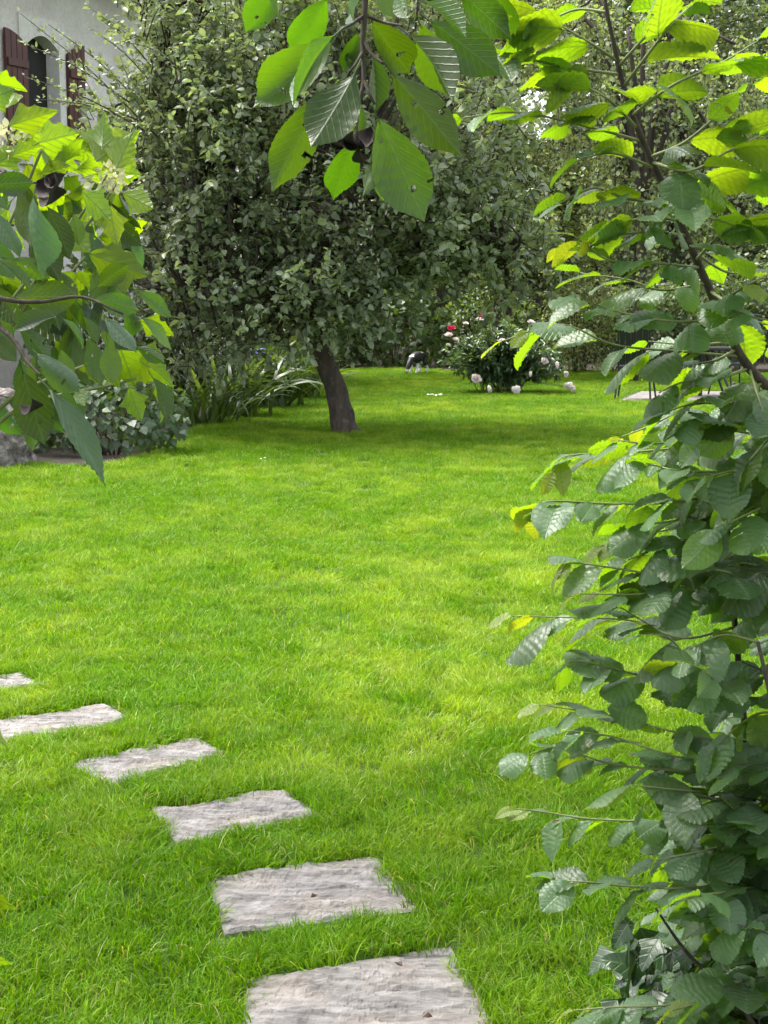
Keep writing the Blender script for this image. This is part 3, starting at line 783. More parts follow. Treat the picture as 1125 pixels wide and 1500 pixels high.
# lobed-leaf shrub next to the dog: leaves large enough to tell apart
M_vine = leaf_mat('maple_leaf', (0.050, 0.095, 0.030), (0.09, 0.13, 0.06), (0.12, 0.22, 0.02), 0.34, 0.45, veins=.4)
M_vib = leaf_mat('viburnum_leaf', (0.050, 0.090, 0.042), (0.09, 0.12, 0.06), (0.12, 0.21, 0.02), 0.28, 0.42, veins=.5)
lob = [leaf_mesh('maple_leaf', 'lobed', M_vine, wid=.95, nu=10, nv=1, fold=.1, droop=.2, serr=.025, seed=i, pleat=0) for i in range(3)]
vib = [leaf_mesh('viburnum_leaf', 'lobed', M_vib, wid=.95, nu=10, nv=1, fold=.12, droop=.22, serr=.025, seed=10 + i, pleat=0) for i in range(3)]
def leafy(name, label, b, c, rad, n, size, variants, parts, shell=.75, face=.5, group='shrubs along the garden edge'):
    o = thing(name, b, label, 'shrub', group)
    g = Geo()
    for k in range(14):
        a = rng.uniform(0, 6.28); e = c + np.array((math.cos(a), math.sin(a), rng.uniform(-.2, .7))) * rad * .7
        s = b + np.array((math.cos(a) * .1, math.sin(a) * .1, -.04)); g.tube(bez([s, (s + e) / 2 + (0, 0, .08), e], 8), np.linspace(.014, .005, 9), 5)
    link('stems', g.mesh('stems', [M_twig], True), o)
    p, out, _ = blob_points([(c, rad)], n, shell); ok = p[:, 2] > .1; p, out = p[ok], out[ok]
    w = 1 + 0.2 * np.array([mnoise.noise(Vector((q - c).tolist()) * 3) for q in p]); p = c + (p - c) * w[:, None]; p[:, 2] = np.maximum(p[:, 2], .1)
    ax = nrm(out * .5 + rng.normal(0, .45, p.shape) + (0, 0, -.55)); nm = out * .7 + np.array((0, -.1, face)) + rng.normal(0, .3, p.shape)
    M = frames(p, ax, nm, size * rng.uniform(.6, 1.2, len(p)))
    place_leaves(o, variants, M, rng.integers(0, len(variants), len(p)), parts)
    return o
mb = np.array((*P(575, 420, 31.0)[:2], .02))
leafy('maple_shrub', 'green shrub with large lobed leaves just behind the dog', mb, mb + (0, 0, .75), np.array((1.25, .7, .85)), 900, .17, lob, 220)
vbp = np.array((*G(165, 668)[:2], .02))
leafy('viburnum_shrub', 'low rounded dark shrub with lobed leaves beside the boulder', vbp, vbp + (-.16, .15, .36), np.array((.84, .5, .50)), 1450, .095, vib, 280)

# ------------------------------------------------------------------ boulder
bm = bmesh.new(); bmesh.ops.create_icosphere(bm, subdivisions=5, radius=1)
for v in bm.verts:
    n = v.co.normalized(); q = n * 1.7 + Vector((5, 2, 1))
    r = 1 + .22 * mnoise.noise(q) + .12 * mnoise.noise(q * 2.7) + .05 * mnoise.noise(q * 7) + .025 * mnoise.noise(q * 16)
    v.co = Vector((n.x * .55 * r, n.y * .42 * r, max(-.16, n.z * .60 * r)))
me = bpy.data.meshes.new('boulder'); bm.to_mesh(me); bm.free(); me.materials.append(M_rock)
me.polygons.foreach_set('use_smooth', np.ones(len(me.polygons), bool))
o = link('boulder', me, label='rough pitted grey boulder at the edge of the lawn', cat='boulder')
bo = G(-45, 684); o.location = (bo[0], bo[1] + .15, .12)

# ------------------------------------------------------------------ irises
M_iris = leaf_mat('iris_leaf', (0.060, 0.105, 0.028), (0.08, 0.13, 0.04), (0.15, 0.24, 0.02), 0.38, 0.33, var=.5)
def strap(name, seed, bend, mat):
    r = np.random.default_rng(seed); n = 9; vs = []; f = []
    tw = r.normal(0, .5)
    for i in range(n + 1):
        t = i / n; w = .024 * (1 - t ** 3.0) + .0006; a = bend * t ** 1.6
        y = math.sin(a) / max(bend, .01) * 1.0 if bend > .05 else 0
        # arching: integrate direction
        vs.append((t, w, a))
    pts = []; x = z = 0
    for i in range(n + 1):
        t, w, a = vs[i]; pts.append((x, z, w, t)); x += math.sin(a) / n; z += math.cos(a) / n
    V = []
    for (x, z, w, t) in pts:
        c, s = math.cos(tw * t), math.sin(tw * t)
        V += [(-w * c, x - w * s, z), (0, x - .006, z - .004), (w * c, x + w * s, z)]
    for i in range(n):
        for j in (0, 1): f.append((i * 3 + j, i * 3 + j + 1, i * 3 + j + 4, i * 3 + j + 3))
    return new_mesh(name, V, f, [mat], smooth=True)
straps = [strap('iris_leaf', i, b, M_iris) for i, b in enumerate((.5, 1.0, 1.5, 1.9, 2.2, 2.5))]
M_petal_b = leaf_mat('iris_petal', (0.30, 0.38, 0.75), (0.35, 0.4, 0.75), (0.4, 0.45, 0.8), .3, .5, var=.15)
M_petal_v = leaf_mat('iris_petal_violet', (0.50, 0.40, 0.75), (0.5, .42, .75), (.5, .4, .8), .3, .5, var=.15)
pet = {c: leaf_mesh('iris_petal', 'hazel', m, wid=.75, nu=6, nv=2, fold=.2, droop=.7, pleat=0, petiole=0) for c, m in (('b', M_petal_b), ('v', M_petal_v))}
IR = [((300, 622), 'iris clump with broad drooping pale leaf tips next to the viburnum shrub', 56, .70, 2), ((345, 612), 'iris clump in the middle of the row with arching leaves', 70, .82, 1),
      ((392, 598), 'iris clump with a pale blue flower, third from the viburnum shrub', 72, .88, 1), ((435, 585), 'iris clump right behind the leaning apple trunk', 66, .78, 1), ((345, 590), 'iris clump with violet flowers in the rear row', 56, .9, 0), ((400, 575), 'tall iris clump with blue flowers in the rear row', 56, .9, 0)]
for ii, ((x, y), lab, n, hh, lo) in enumerate(IR):
    b = G(x, y, .02); b[1] += .25; o = thing('iris_clump', b, lab, 'iris', 'iris clumps in the bed by the apple tree')
    base = Matrix.Translation(-Vector(b))
    for k in range(n):
        a = rng.uniform(0, 6.28) if k % 3 == 0 else rng.normal(-.45, .75); rr = rng.uniform(.02, .30)
        q = b + np.array((rng.normal(0, .16), rng.normal(0, .14), -.01))
        kk = int(np.clip(rng.normal(2.2 + lo * .5, 1.2), 0, 5))
        l = bpy.data.objects.new('leaf', straps[kk]); COL.objects.link(l); l.parent = o
        s = hh * rng.uniform(.9, 1.5)
        l.matrix_basis = base @ Matrix.Translation(q) @ Matrix.Rotation(a - math.pi / 2, 4, 'Z') @ Matrix.Rotation(-rng.uniform(.0, .75), 4, 'X') @ Matrix.Rotation(rng.normal(0, .25), 4, 'Y') @ Matrix.Diagonal((s, s, s, 1))
    fl = {2: [('b', 378, 515)], 4: [('v', 361, 525), ('b', 383, 487)], 5: [('b', 380, 508), ('b', 392, 520)]}.get(ii, [])
    for c, fx, fy in fl:
        p = P(fx, fy, b[1]); g = Geo(); g.tube(bez([(p[0] + .03, b[1], 0.02), (p[0], b[1], p[2] * .6), p], 8), .006, 5); st = link('flower_stem', g.mesh('flower_stem', [M_gtwig], True), o)
        for k in range(6):
            a = k * 1.047; up = k % 2
            l = bpy.data.objects.new('petal', pet[c]); COL.objects.link(l); l.parent = st
            l.matrix_basis = Matrix.Translation(p) @ Matrix.Rotation(a, 4, 'Z') @ Matrix.Rotation(.9 if up else .1, 4, 'X') @ Matrix.Scale(.11, 4)

# ------------------------------------------------------------------ peony bush
M_peony = leaf_mat('peony_leaf', (0.055, 0.100, 0.045), (0.09, 0.12, 0.06), (0.14, 0.24, 0.03), .28, .32, src='attr', var=.4, spec=.6)
pb = np.array((*G(735, 580)[:2], .0)); pb[1] += .35; PD = pb[1]
peo = thing('peony_bush', pb, 'leafy peony bush with white and crimson blooms on the lawn', 'bush')
g = Geo(); heads = []
for k in range(62):
    a = rng.uniform(0, 6.28); rr = rng.uniform(.05, .25); e = pb + np.array((rng.uniform(-.85, .98), rng.uniform(-.5, .5), 0)); hx = abs(e[0] - pb[0])
    e[2] = rng.uniform(.55, 1.05) * (1 - .55 * (hx / 1.0) ** 2); s = pb + np.array((math.cos(a) * rr * 1.3, math.sin(a) * rr, 0))
    g.tube(bez([s, (s * .6 + e * .4) + (0, 0, .18), e], 8), np.linspace(.008, .004, 9), 5); heads.append((s, e))
link('stems', g.mesh('stems', [M_gtwig], True), peo)
Mx = []
for s, e in heads:
    for k in range(13):
        t = rng.uniform(.25, 1.0); q = s + (e - s) * t + (0, 0, .18 * math.sin(math.pi * t) * .8); dr = nrm(rng.normal(0, 1, 3) * (1, 1, .4)) * .1
        n = 7; p = q + dr + rng.normal(0, .015, (n, 3)); ax = nrm(dr * 8 + rng.normal(0, .55, (n, 3)) + (0, 0, -.1))
        Mx.append(frames(p, ax, np.array((0, -.1, .9)) + rng.normal(0, .35, (n, 3)), .115 * rng.uniform(.7, 1.2, n)))
link('foliage', scatter('foliage', keep_above(np.concatenate(Mx), .04), tmpl(.17, .15, .2), M_peony), peo, kind='stuff')
M_pw = leaf_mat('peony_white', (0.80, 0.72, 0.72), (0.80, .72, .72), (.85, .72, .72), .25, .6, var=.08)
M_pr = leaf_mat('peony_crimson', (0.62, 0.02, 0.12), (0.6, .03, .12), (.7, .03, .15), .25, .5, var=.15)
def bloom_mesh(name, mat, seed):
    r = np.random.default_rng(seed); g = Geo()
    for ring, (n, tilt, sz) in enumerate(((7, .25, .62), (8, .65, .58), (8, 1.0, .5), (7, 1.3, .42))):
        for k in range(n):
            a = 2 * math.pi * (k + .5 * ring) / n + r.normal(0, .15); tl = tilt + r.normal(0, .12); s = sz * r.uniform(.85, 1.15)
            v = []
            for i, (yy, w, zz) in enumerate(((.05, .08, 0), (.45, .30, -.08), (.8, .34, -.02), (1.0, .2, .10))):
                for j in (-1, 0, 1): v.append((j * w, yy - abs(j) * .05 + r.normal(0, .02), zz + abs(j) * .10 + r.normal(0, .03)))
            v = np.array(v) * s
            Rm = np.array(Matrix.Rotation(a, 3, 'Z') @ Matrix.Rotation(tl, 3, 'X'))
            g.add(v @ Rm.T, [(i * 3 + j, i * 3 + j + 1, i * 3 + j + 4, i * 3 + j + 3) for i in range(3) for j in (0, 1)])
    return g.mesh(name, [mat], True)
bw = [bloom_mesh('bloom_white', M_pw, i) for i in range(3)]; brd = [bloom_mesh('bloom_crimson', M_pr, 9 + i) for i in range(2)]
for (x, y, col, dz, s) in ((661, 483, 'r', -.55, .13), (657, 493, 'w', -.42, .12), (667, 499, 'w', -.44, .10), (656, 507, 'w', -.46, .085), (708, 463, 'r', 0, .095), (702, 470, 'w', -.1, .11), (715, 468, 'w', -.1, .085), (682, 475, 'w', -.2, .08),
                        (697, 555, 'w', -.5, .135), (714, 571, 'w', -.5, .13), (757, 572, 'w', -.5, .125), (778, 473, 'w', .2, .10), (832, 566, 'w', -.35, .12), (842, 570, 'w', -.33, .10), (797, 529, 'w', -.5, .10), (814, 535, 'w', -.5, .10), (828, 548, 'w', -.5, .08), (779, 548, 'w', -.55, .08), (735, 500, 'w', -.5, .09)):
    p = P(x, y, PD + dz); l = bpy.data.objects.new('bloom', (bw if col == 'w' else brd)[int(rng.integers(0, 2))]); COL.objects.link(l); l.parent = peo
    l['label'] = 'crimson peony bloom' if col == 'r' else 'pale white peony bloom'
    l.matrix_basis = Matrix.Translation(-pb) @ Matrix.Translation(p) @ Matrix.Rotation(rng.uniform(0, 6), 4, 'Z') @ Matrix.Rotation(rng.normal(.4, .35) if y < 520 else 1.4, 4, 'X') @ Matrix.Scale(s, 4)
    q = Geo(); q.tube(bez([p, (p + pb) / 2 + (0, .05, .12), pb + (0, 0, .02)], 8), .005, 5); link('flower_stem', q.mesh('flower_stem', [M_gtwig], True), peo)
# petals and bits fallen on the lawn
for (x, y, m, s, lab) in ((638, 579, M_pw, .07, 'fallen white petals lying on the lawn before the peony bush'), (383, 673, M_pw, .03, 'tiny white petal on the grass near the leaning trunk')):
    g = Geo()
    for k in range(5 if s > .05 else 2):
        v, f = tmpl(.4, .2, .1); a = rng.uniform(0, 6.28); v = v @ np.array(Matrix.Rotation(a, 3, 'Z')).T * s * rng.uniform(.7, 1.3)
        g.add(v + (rng.normal(0, s * .8), rng.normal(0, s), .055 + rng.uniform(0, .01)), [tuple(q) for q in f])
    o = link('petal_litter', g.mesh('petal_litter', [m]), label=lab, cat='petals'); q = G(x, y, .05); o.location = (q[0], q[1], 0)

for (x, y, lab) in ((590, 1419, 'small dark dried leaf on the largest stepping stone, at its far edge'), (634, 1493, 'curled dark dried leaf lying on the largest stepping stone'), (455, 1318, 'dried leaf scrap on the second stepping stone')):
    g = Geo(); v, f = tmpl(.3, .6, -.2); g.add((v @ np.array(Matrix.Rotation(rng.uniform(0, 6), 3, 'Z')).T) * .024 + (0, 0, .006), [tuple(q) for q in f])
    o = link('fallen_leaf', g.mesh('fallen_leaf', [M_brownw]), label=lab, cat='leaf', group='dried leaves on the stones'); q = G(x, y, .03); o.location = tuple(q)

# ------------------------------------------------------------------ fence behind the shrubs
fb = np.array((*P(640, 420, 32.2)[:2], 0)); fe = np.array((*P(1200, 420, 32.2)[:2], 0))
fen = thing('board_fence', (fb + fe) / 2, 'dark brown board fence glimpsed between the shrubs', 'fence')
nb = 44; bw_ = (fe[0] - fb[0]) / nb
g = Geo(); g.box((0, 0, 0), (bw_ - .012, .025, 1.5)); bme = g.mesh('board', [M_fence])
for k in range(nb):
    o = bpy.data.objects.new('board', bme); COL.objects.link(o); o.parent = fen; o.location = (fb[0] + (k + .5) * bw_ - fen.location.x, rng.normal(0, .004), .78 + rng.normal(0, .012))
for z in (.45, 1.25):
    g = Geo(); g.box(((fb + fe) / 2 + (0, -.04, z)), (fe[0] - fb[0], .05, .09)); link('rail', g.mesh('rail', [M_fence]), fen)
g = Geo()
for k in range(5):
    g = Geo(); g.box((fb[0] + (fe[0] - fb[0]) * k / 4, fb[1] - .1, .82), (.09, .09, 1.64)); link('post', g.mesh('post', [M_fence]), fen)

# ------------------------------------------------------------------ patio, table and chairs
g = Geo(); c = PATIO
g.add([(*p, .012) for p in c] + [(*p, -.05) for p in c], [(0, 1, 2, 3), (0, 4, 5, 1), (1, 5, 6, 2), (2, 6, 7, 3), (3, 7, 4, 0)])
pm = g.mesh('patio', [M_stone]); link('patio', pm, kind='structure')
def chair(px, py, rz, lab):
    b = G(px, py); b[2] = .012; o = thing('garden_chair', b, lab, 'chair', 'dark garden chairs round the table')
    o.rotation_euler = (0, 0, rz)
    def part(nm, g): 
        q = link(nm, g.mesh(nm, [M_metal], False), o); q.location = (0, 0, 0)
    for sx in (-1, 1):
        g = Geo(); g.tube([(sx * .27, -.27, .0), (sx * .21, -.20, .45)], .014, 8); part('leg', g)
        g = Geo(); g.tube([(sx * .25, .33, .0), (sx * .21, .20, .45)], .014, 8); part('leg', g)
        g = Geo(); g.tube(bez([(sx * .25, -.2, .44), (sx * .27, -.19, .64), (sx * .27, .05, .67), (sx * .24, .26, .66)], 10), .013, 8); part('armrest', g)
    g = Geo(); g.box((0, 0, .46), (.50, .46, .035)); part('seat', g)
    g = Geo()
    pts = [(-.22, .21, .47), (-.22, .30, .80), (-.20, .36, 1.12), (-.12, .37, 1.18), (.12, .37, 1.18), (.20, .36, 1.12), (.22, .30, .80), (.22, .21, .47)]
    g.tube(bez(pts, 28), .013, 8); part('back_frame', g)
    for k in range(5):
        x = -.16 + k * .08; g = Geo(); v = []
        for z, y in ((.50, .22), (.8, .30), (1.14, .36)): v += [(x - .036, y, z), (x + .036, y, z), (x + .036, y + .012, z), (x - .036, y + .012, z)]
        g.add(v, [(i * 4 + j, i * 4 + (j + 1) % 4, i * 4 + 4 + (j + 1) % 4, i * 4 + 4 + j) for i in (0, 1) for j in range(4)] + [(3, 2, 1, 0), (8, 9, 10, 11)]); part('back_slat', g)
chair(930, 586, R(165), 'high-backed dark garden chair at the patio edge, facing the table')
chair(1075, 580, R(200), 'dark garden chair on the far side of the garden table')
tb = G(1025, 581); tb[2] = .012
tab = thing('garden_table', tb, 'dark slim-legged garden table on the stone patio', 'table')
def tpart(nm, g): q = link(nm, g.mesh(nm, [M_metal]), tab); q.location = (0, 0, 0)
g = Geo(); g.box((0, 0, .70), (.95, .75, .03)); tpart('tabletop', g)
for sx in (-1, 1):
    for sy in (-1, 1):
        g = Geo(); g.tube([(sx * .12, sy * .12, .685), (sx * .42, sy * .3, 0)], .018, 8); tpart('leg', g)
g = Geo(); g.tube([(0, 0, .0), (0, 0, .69)], .035, 10); tpart('column', g)

# ------------------------------------------------------------------ dog
dp = G(611, 550); DOG = [((-.20, 0, .355), .080), ((-.05, 0, .35), .082), ((.10, 0, .335), .092), ((.20, 0, .30), .062), ((.275, 0, .225), .050), ((.315, 0, .175), .056), ((.36, 0, .105), .034), ((.385, 0, .055), .024),
     ((-.28, 0, .345), .022), ((-.33, 0, .27), .018), ((-.345, 0, .18), .012)]
edges = [(0, 1), (1, 2), (2, 3), (3, 4), (4, 5), (5, 6), (6, 7), (0, 8), (8, 9), (9, 10)]
for s in (-1, 1):
    n = len(DOG); DOG += [((.12, s * .060, .25), .048), ((.09, s * .066, .17), .030), ((.13, s * .066, .08), .021), ((.15 + s * .02, s * .066, .022), .024)]
    edges += [(2, n), (n, n + 1), (n + 1, n + 2), (n + 2, n + 3)]
    n = len(DOG); DOG += [((-.21, s * .055, .29), .062), ((-.15, s * .074, .19), .040), ((-.26, s * .074, .105), .021), ((-.23, s * .074, .024), .024)]
    edges += [(0, n), (n, n + 1), (n + 1, n + 2), (n + 2, n + 3)]
me = bpy.data.meshes.new('dog_cage'); me.from_pydata([p for p, _ in DOG], edges, []); me.update()
tmp = bpy.data.objects.new('dog_cage', me); COL.objects.link(tmp)
md = tmp.modifiers.new('skin', 'SKIN'); md.use_smooth_shade = True
for i, (_, r) in enumerate(DOG): me.skin_vertices[0].data[i].radius = (r, r)
me.skin_vertices[0].data[0].use_root = True
ss = tmp.modifiers.new('sub', 'SUBSURF'); ss.levels = 2; ss.render_levels = 2
dg = bpy.context.evaluated_depsgraph_get(); dm = bpy.data.meshes.new_from_object(tmp.evaluated_get(dg)); bpy.data.objects.remove(tmp)
M_fb = plain('fur_black', (0.010, 0.010, 0.012), .55, scale=60, bump=.3); M_fw = plain('fur_white', (0.72, 0.70, 0.67), .8, scale=60, var=.12, bump=.3)
dm.materials.clear(); dm.materials.append(M_fb); dm.materials.append(M_fw)
for p in dm.polygons:
    x, y, z = p.center; w = 0
    if z < .15 and x < .26: w = 1
    if x > .04 and x < .2 and z < .20 and abs(y) > .02: w = 1
    if x > .36 and z < .10: w = 1
    if .185 < x < .225 and z > .32: w = 1
    if (x + .07) ** 2 + (y - .03) ** 2 < .0012 and z > .38: w = 1
    if x < -.30: w = 1
    if z < .27 and x < -.24 and abs(y) > .06: w = 1
    if .05 < x < .2 and z < .22 and abs(y) < .03: w = 1
    p.material_index = w; p.use_smooth = True
dm.name = 'dog'
dog = link('dog', dm, label='small black and white dog sniffing the grass by the maple shrub', cat='dog')
dog.scale = (1.02, 1.02, 1.02); dog.location = (dp[0], dp[1], .024); dog.rotation_euler = (0, 0, R(241))
for s in (-1, 1):
    g = Geo(); g.add([(.285, s * .035, .235), (.33, s * .045, .225), (.325, s * .075, .185), (.30, s * .082, .15), (.28, s * .07, .19), (.305, s * .06, .20)], [(0, 1, 5), (1, 2, 5), (2, 3, 5), (3, 4, 5), (4, 0, 5)])
    e = link('ear', g.mesh('ear', [M_fb], True), dog); e.location = (0, 0, 0)
bm = bmesh.new(); bmesh.ops.create_uvsphere(bm, u_segments=10, v_segments=8, radius=.016)
for v in bm.verts: v.co = Vector((v.co.x * .8, v.co.y * 1.2, v.co.z))
me = bpy.data.meshes.new('nose'); bm.to_mesh(me); bm.free(); me.materials.append(M_fb)
e = link('nose', me, dog); e.location = (.398, 0, .05)

# ------------------------------------------------------------------ foreground: hazel shrub
M_hz = leaf_mat('hazel_leaf', (0.075, 0.128, 0.066), (0.10, 0.15, 0.045), (0.26, 0.43, 0.004), .46, .37, veins=1.0, k=8, slant=6, var=.28, spec=.5, spots=.7)
M_hy = leaf_mat('hazel_young', (0.16, 0.21, 0.03), (0.20, 0.25, 0.04), (0.40, 0.44, 0.008), .50, .40, veins=.7, k=8, slant=6, var=.2)
hz = [leaf_mesh('hazel_leaf', 'hazel', M_hz, wid=w, nu=36, nv=4, fold=f, droop=d, pleat=.019, serr=.022, k=8, slant=6, seed=20 + i, twist=tw, cup=c, holes=h)
      for i, (w, f, d, tw, c, h) in enumerate(((.82, .22, .22, .1, .5, 0), (.74, .30, .35, -.2, .3, 0), (.86, .15, .30, .25, .8, 1), (.70, .42, .28, -.1, .2, 0), (.80, -.18, .42, .15, 1.0, 0), (.76, .10, .15, -.3, .6, 2)))]
hzy = [leaf_mesh('hazel_young_leaf', 'hazel', M_hy, wid=w, nu=36, nv=3, fold=f, droop=d, pleat=.02, serr=.03, k=8, slant=6, seed=40 + i, cup=.5) for i, (w, f, d) in enumerate(((.62, .5, .5), (.7, .3, .3)))]
hb0 = np.array((1.05, 2.75, 0.0))
haz = thing('hazel_shrub', hb0, 'large hazel shrub with rounded serrated leaves beside the stepping stones', 'shrub')
stems = [[hb0 + (-.12, 0, -.03), P(1120, 1250, 2.75), P(1085, 1000, 2.72), P(1068, 800, 2.7), P(1062, 660, 2.68), P(1075, 560, 2.66)],
         [hb0 + (0, -.1, -.03), P(1230, 1200, 2.6), P(1200, 900, 2.55), P(1150, 620, 2.5), P(1085, 522, 2.45), P(1035, 415, 2.42), P(985, 300, 2.40), P(945, 215, 2.38), P(920, 150, 2.36), P(905, 90, 2.34), P(888, 10, 2.32), P(880, -60, 2.3)],
         [hb0 + (.12, .05, -.03), P(1290, 1100, 2.9), P(1260, 700, 2.9), P(1240, 300, 2.9), P(1180, 60, 2.85), P(1120, -100, 2.8)],
         [hb0 + (.05, -.2, -.03), P(1230, 1300, 2.5), P(1180, 1150, 2.45), P(1140, 1060, 2.4), P(1110, 940, 2.4)],
         [hb0 + (-.2, -.1, -.03), P(1090, 1480, 2.6), P(1010, 1400, 2.6), P(960, 1330, 2.6)]]
srad = [(.008, .003), (.0105, .0020), (.012, .004), (.008, .003), (.006, .002)]
for sp, (a, b) in zip(stems, srad):
    c = bez(sp, 44); g = Geo(); g.tube(c, np.linspace(a, b, len(c)), 8); link('stem', g.mesh('stem', [M_twig], True), haz)
TW = [  # twig points (photo x, y) start -> tip, distance, leaf size in metres, young tip?
    ([(905, 90), (860, 60), (790, 20)], 2.34, .105, 0), ([(900, 112), (830, 98), (740, 80), (700, 82)], 2.30, .098, 0), ([(910, 130), (980, 40), (1010, 10)], 2.3, .12, 0), ([(940, 205), (860, 185), (760, 165), (680, 172)], 2.32, .098, 0),
    ([(950, 232), (1000, 210), (1040, 178), (1070, 150)], 2.3, .10, 0), ([(928, 170), (985, 125), (1060, 90), (1110, 60)], 2.25, .105, 0), ([(958, 250), (900, 225), (850, 232)], 2.36, .09, 0), ([(965, 270), (1020, 310), (1075, 330)], 2.3, .085, 0), ([(985, 300), (915, 290), (870, 275), (815, 300)], 2.36, .085, 0),
    ([(1010, 380), (1060, 340), (1110, 315), (1150, 290)], 2.3, .09, 0), ([(1000, 350), (940, 340), (880, 350), (820, 365)], 2.38, .09, 1), ([(1020, 395), (960, 385), (890, 380), (840, 345)], 2.36, .09, 1), ([(1035, 420), (970, 425), (920, 410), (850, 400)], 2.38, .095, 0), ([(1050, 450), (1090, 420), (1130, 400)], 2.3, .09, 1),
    ([(1060, 475), (980, 470), (900, 455), (845, 435)], 2.4, .09, 0), ([(1085, 520), (1000, 515), (900, 505), (820, 475), (735, 500)], 2.42, .10, 1), ([(1075, 500), (1010, 505), (950, 500)], 2.44, .09, 0),
    ([(1090, 540), (1110, 580), (1125, 630)], 2.4, .09, 0), ([(1070, 620), (1010, 600), (950, 625), (910, 640)], 2.6, .10, 1), ([(1065, 640), (1010, 640), (960, 650), (905, 645)], 2.55, .10, 0), ([(1066, 655), (1010, 655), (930, 662), (830, 668), (812, 690)], 2.62, .09, 1),
    ([(1068, 690), (1000, 690), (950, 680)], 2.5, .095, 0), ([(1068, 720), (990, 735), (900, 738), (800, 735), (780, 755)], 2.62, .095, 1), ([(1070, 735), (1000, 760), (930, 770)], 2.5, .1, 0), ([(1072, 760), (980, 775), (900, 795), (880, 800)], 2.58, .10, 1),
    ([(1072, 795), (1000, 790), (920, 820)], 2.5, .09, 0), ([(1075, 850), (980, 845), (900, 832), (835, 825), (820, 840)], 2.62, .09, 1), ([(1078, 880), (1000, 860), (940, 870), (850, 870)], 2.58, .10, 1), ([(1080, 920), (1000, 935), (930, 910), (850, 905), (750, 902)], 2.58, .11, 1),
    ([(1088, 1000), (1020, 975), (980, 935), (910, 890)], 2.5, .10, 0), ([(1090, 1040), (1010, 1010), (920, 985), (850, 968), (825, 975)], 2.6, .095, 0), ([(1092, 1030), (1040, 990), (1000, 960)], 2.45, .11, 0), ([(1095, 1090), (1000, 1075), (900, 1050), (790, 1032)], 2.58, .095, 1),
    ([(1095, 1110), (1000, 1110), (900, 1080), (830, 1070)], 2.56, .09, 0), ([(1100, 1130), (1020, 1130), (900, 1120), (820, 1095), (775, 1105)], 2.56, .095, 0), ([(1105, 1170), (1020, 1160), (930, 1150)], 2.45, .11, 0), ([(1108, 1215), (1000, 1205), (870, 1200), (800, 1190), (755, 1185)], 2.58, .10, 1),
    ([(1110, 1240), (1040, 1245), (960, 1260)], 2.5, .10, 0), ([(1112, 1290), (1020, 1300), (920, 1298), (860, 1292), (810, 1290)], 2.56, .10, 0), ([(1110, 1310), (1040, 1310), (990, 1320)], 2.4, .10, 0), ([(1125, 1400), (1060, 1435), (990, 1470), (900, 1475), (840, 1480)], 2.45, .095, 1),
    ([(1140, 1380), (1080, 1440), (1020, 1470), (985, 1480)], 2.4, .12, 1), ([(1125, 1180), (1060, 1190), (1010, 1185)], 2.4, .10, 0), ([(1140, 1040), (1100, 1050), (1050, 1090)], 2.4, .10, 0), ([(1115, 940), (1060, 930), (1010, 950)], 2.4, .11, 0), ([(1120, 860), (1070, 840), (1020, 830)], 2.45, .11, 0),
    ([(1095, 540), (1050, 555), (1000, 560), (965, 575)], 2.45, .10, 0), ([(1110, 570), (1070, 590), (1020, 590), (980, 602)], 2.42, .105, 0), ([(1060, 475), (1100, 470), (1150, 480)], 2.4, .10, 0), ([(1078, 510), (1040, 530), (985, 535)], 2.42, .10, 0), ([(1040, 430), (1090, 460), (1130, 470)], 2.38, .10, 0),
    ([(985, 300), (1040, 260), (1095, 245)], 2.34, .10, 0), ([(935, 190), (890, 145), (845, 120)], 2.36, .10, 0), ([(907, 95), (950, 50), (995, 20)], 2.30, .11, 0), ([(1015, 370), (1070, 400), (1120, 385)], 2.36, .09, 0), ([(955, 240), (1010, 250), (1060, 225), (1110, 200)], 2.32, .10, 0), ([(995, 325), (940, 320), (900, 330)], 2.36, .09, 0), ([(890, 20), (840, 15), (780, 45)], 2.3, .10, 0), ([(970, 275), (1040, 290), (1110, 260)], 2.28, .095, 0), ([(1150, 600), (1090, 610), (1040, 640)], 2.42, .10, 0),
    ([(1130, 740), (1080, 760), (1040, 790)], 2.45, .10, 0), ([(1135, 690), (1080, 690), (1030, 700)], 2.45, .10, 0), ([(1120, 640), (1070, 630), (1020, 610)], 2.45, .11, 0), ([(1150, 620), (1110, 660), (1080, 700)], 2.4, .10, 0)]
allv = hz + hzy
SK = np.concatenate([bez(q, 120) for q in stems]); SKP = SK - CAM; SKX = 562.5 + F * SKP[:, 0] / (SKP @ FWD); SKY = 750 - F * (SKP @ UP) / (SKP @ FWD)
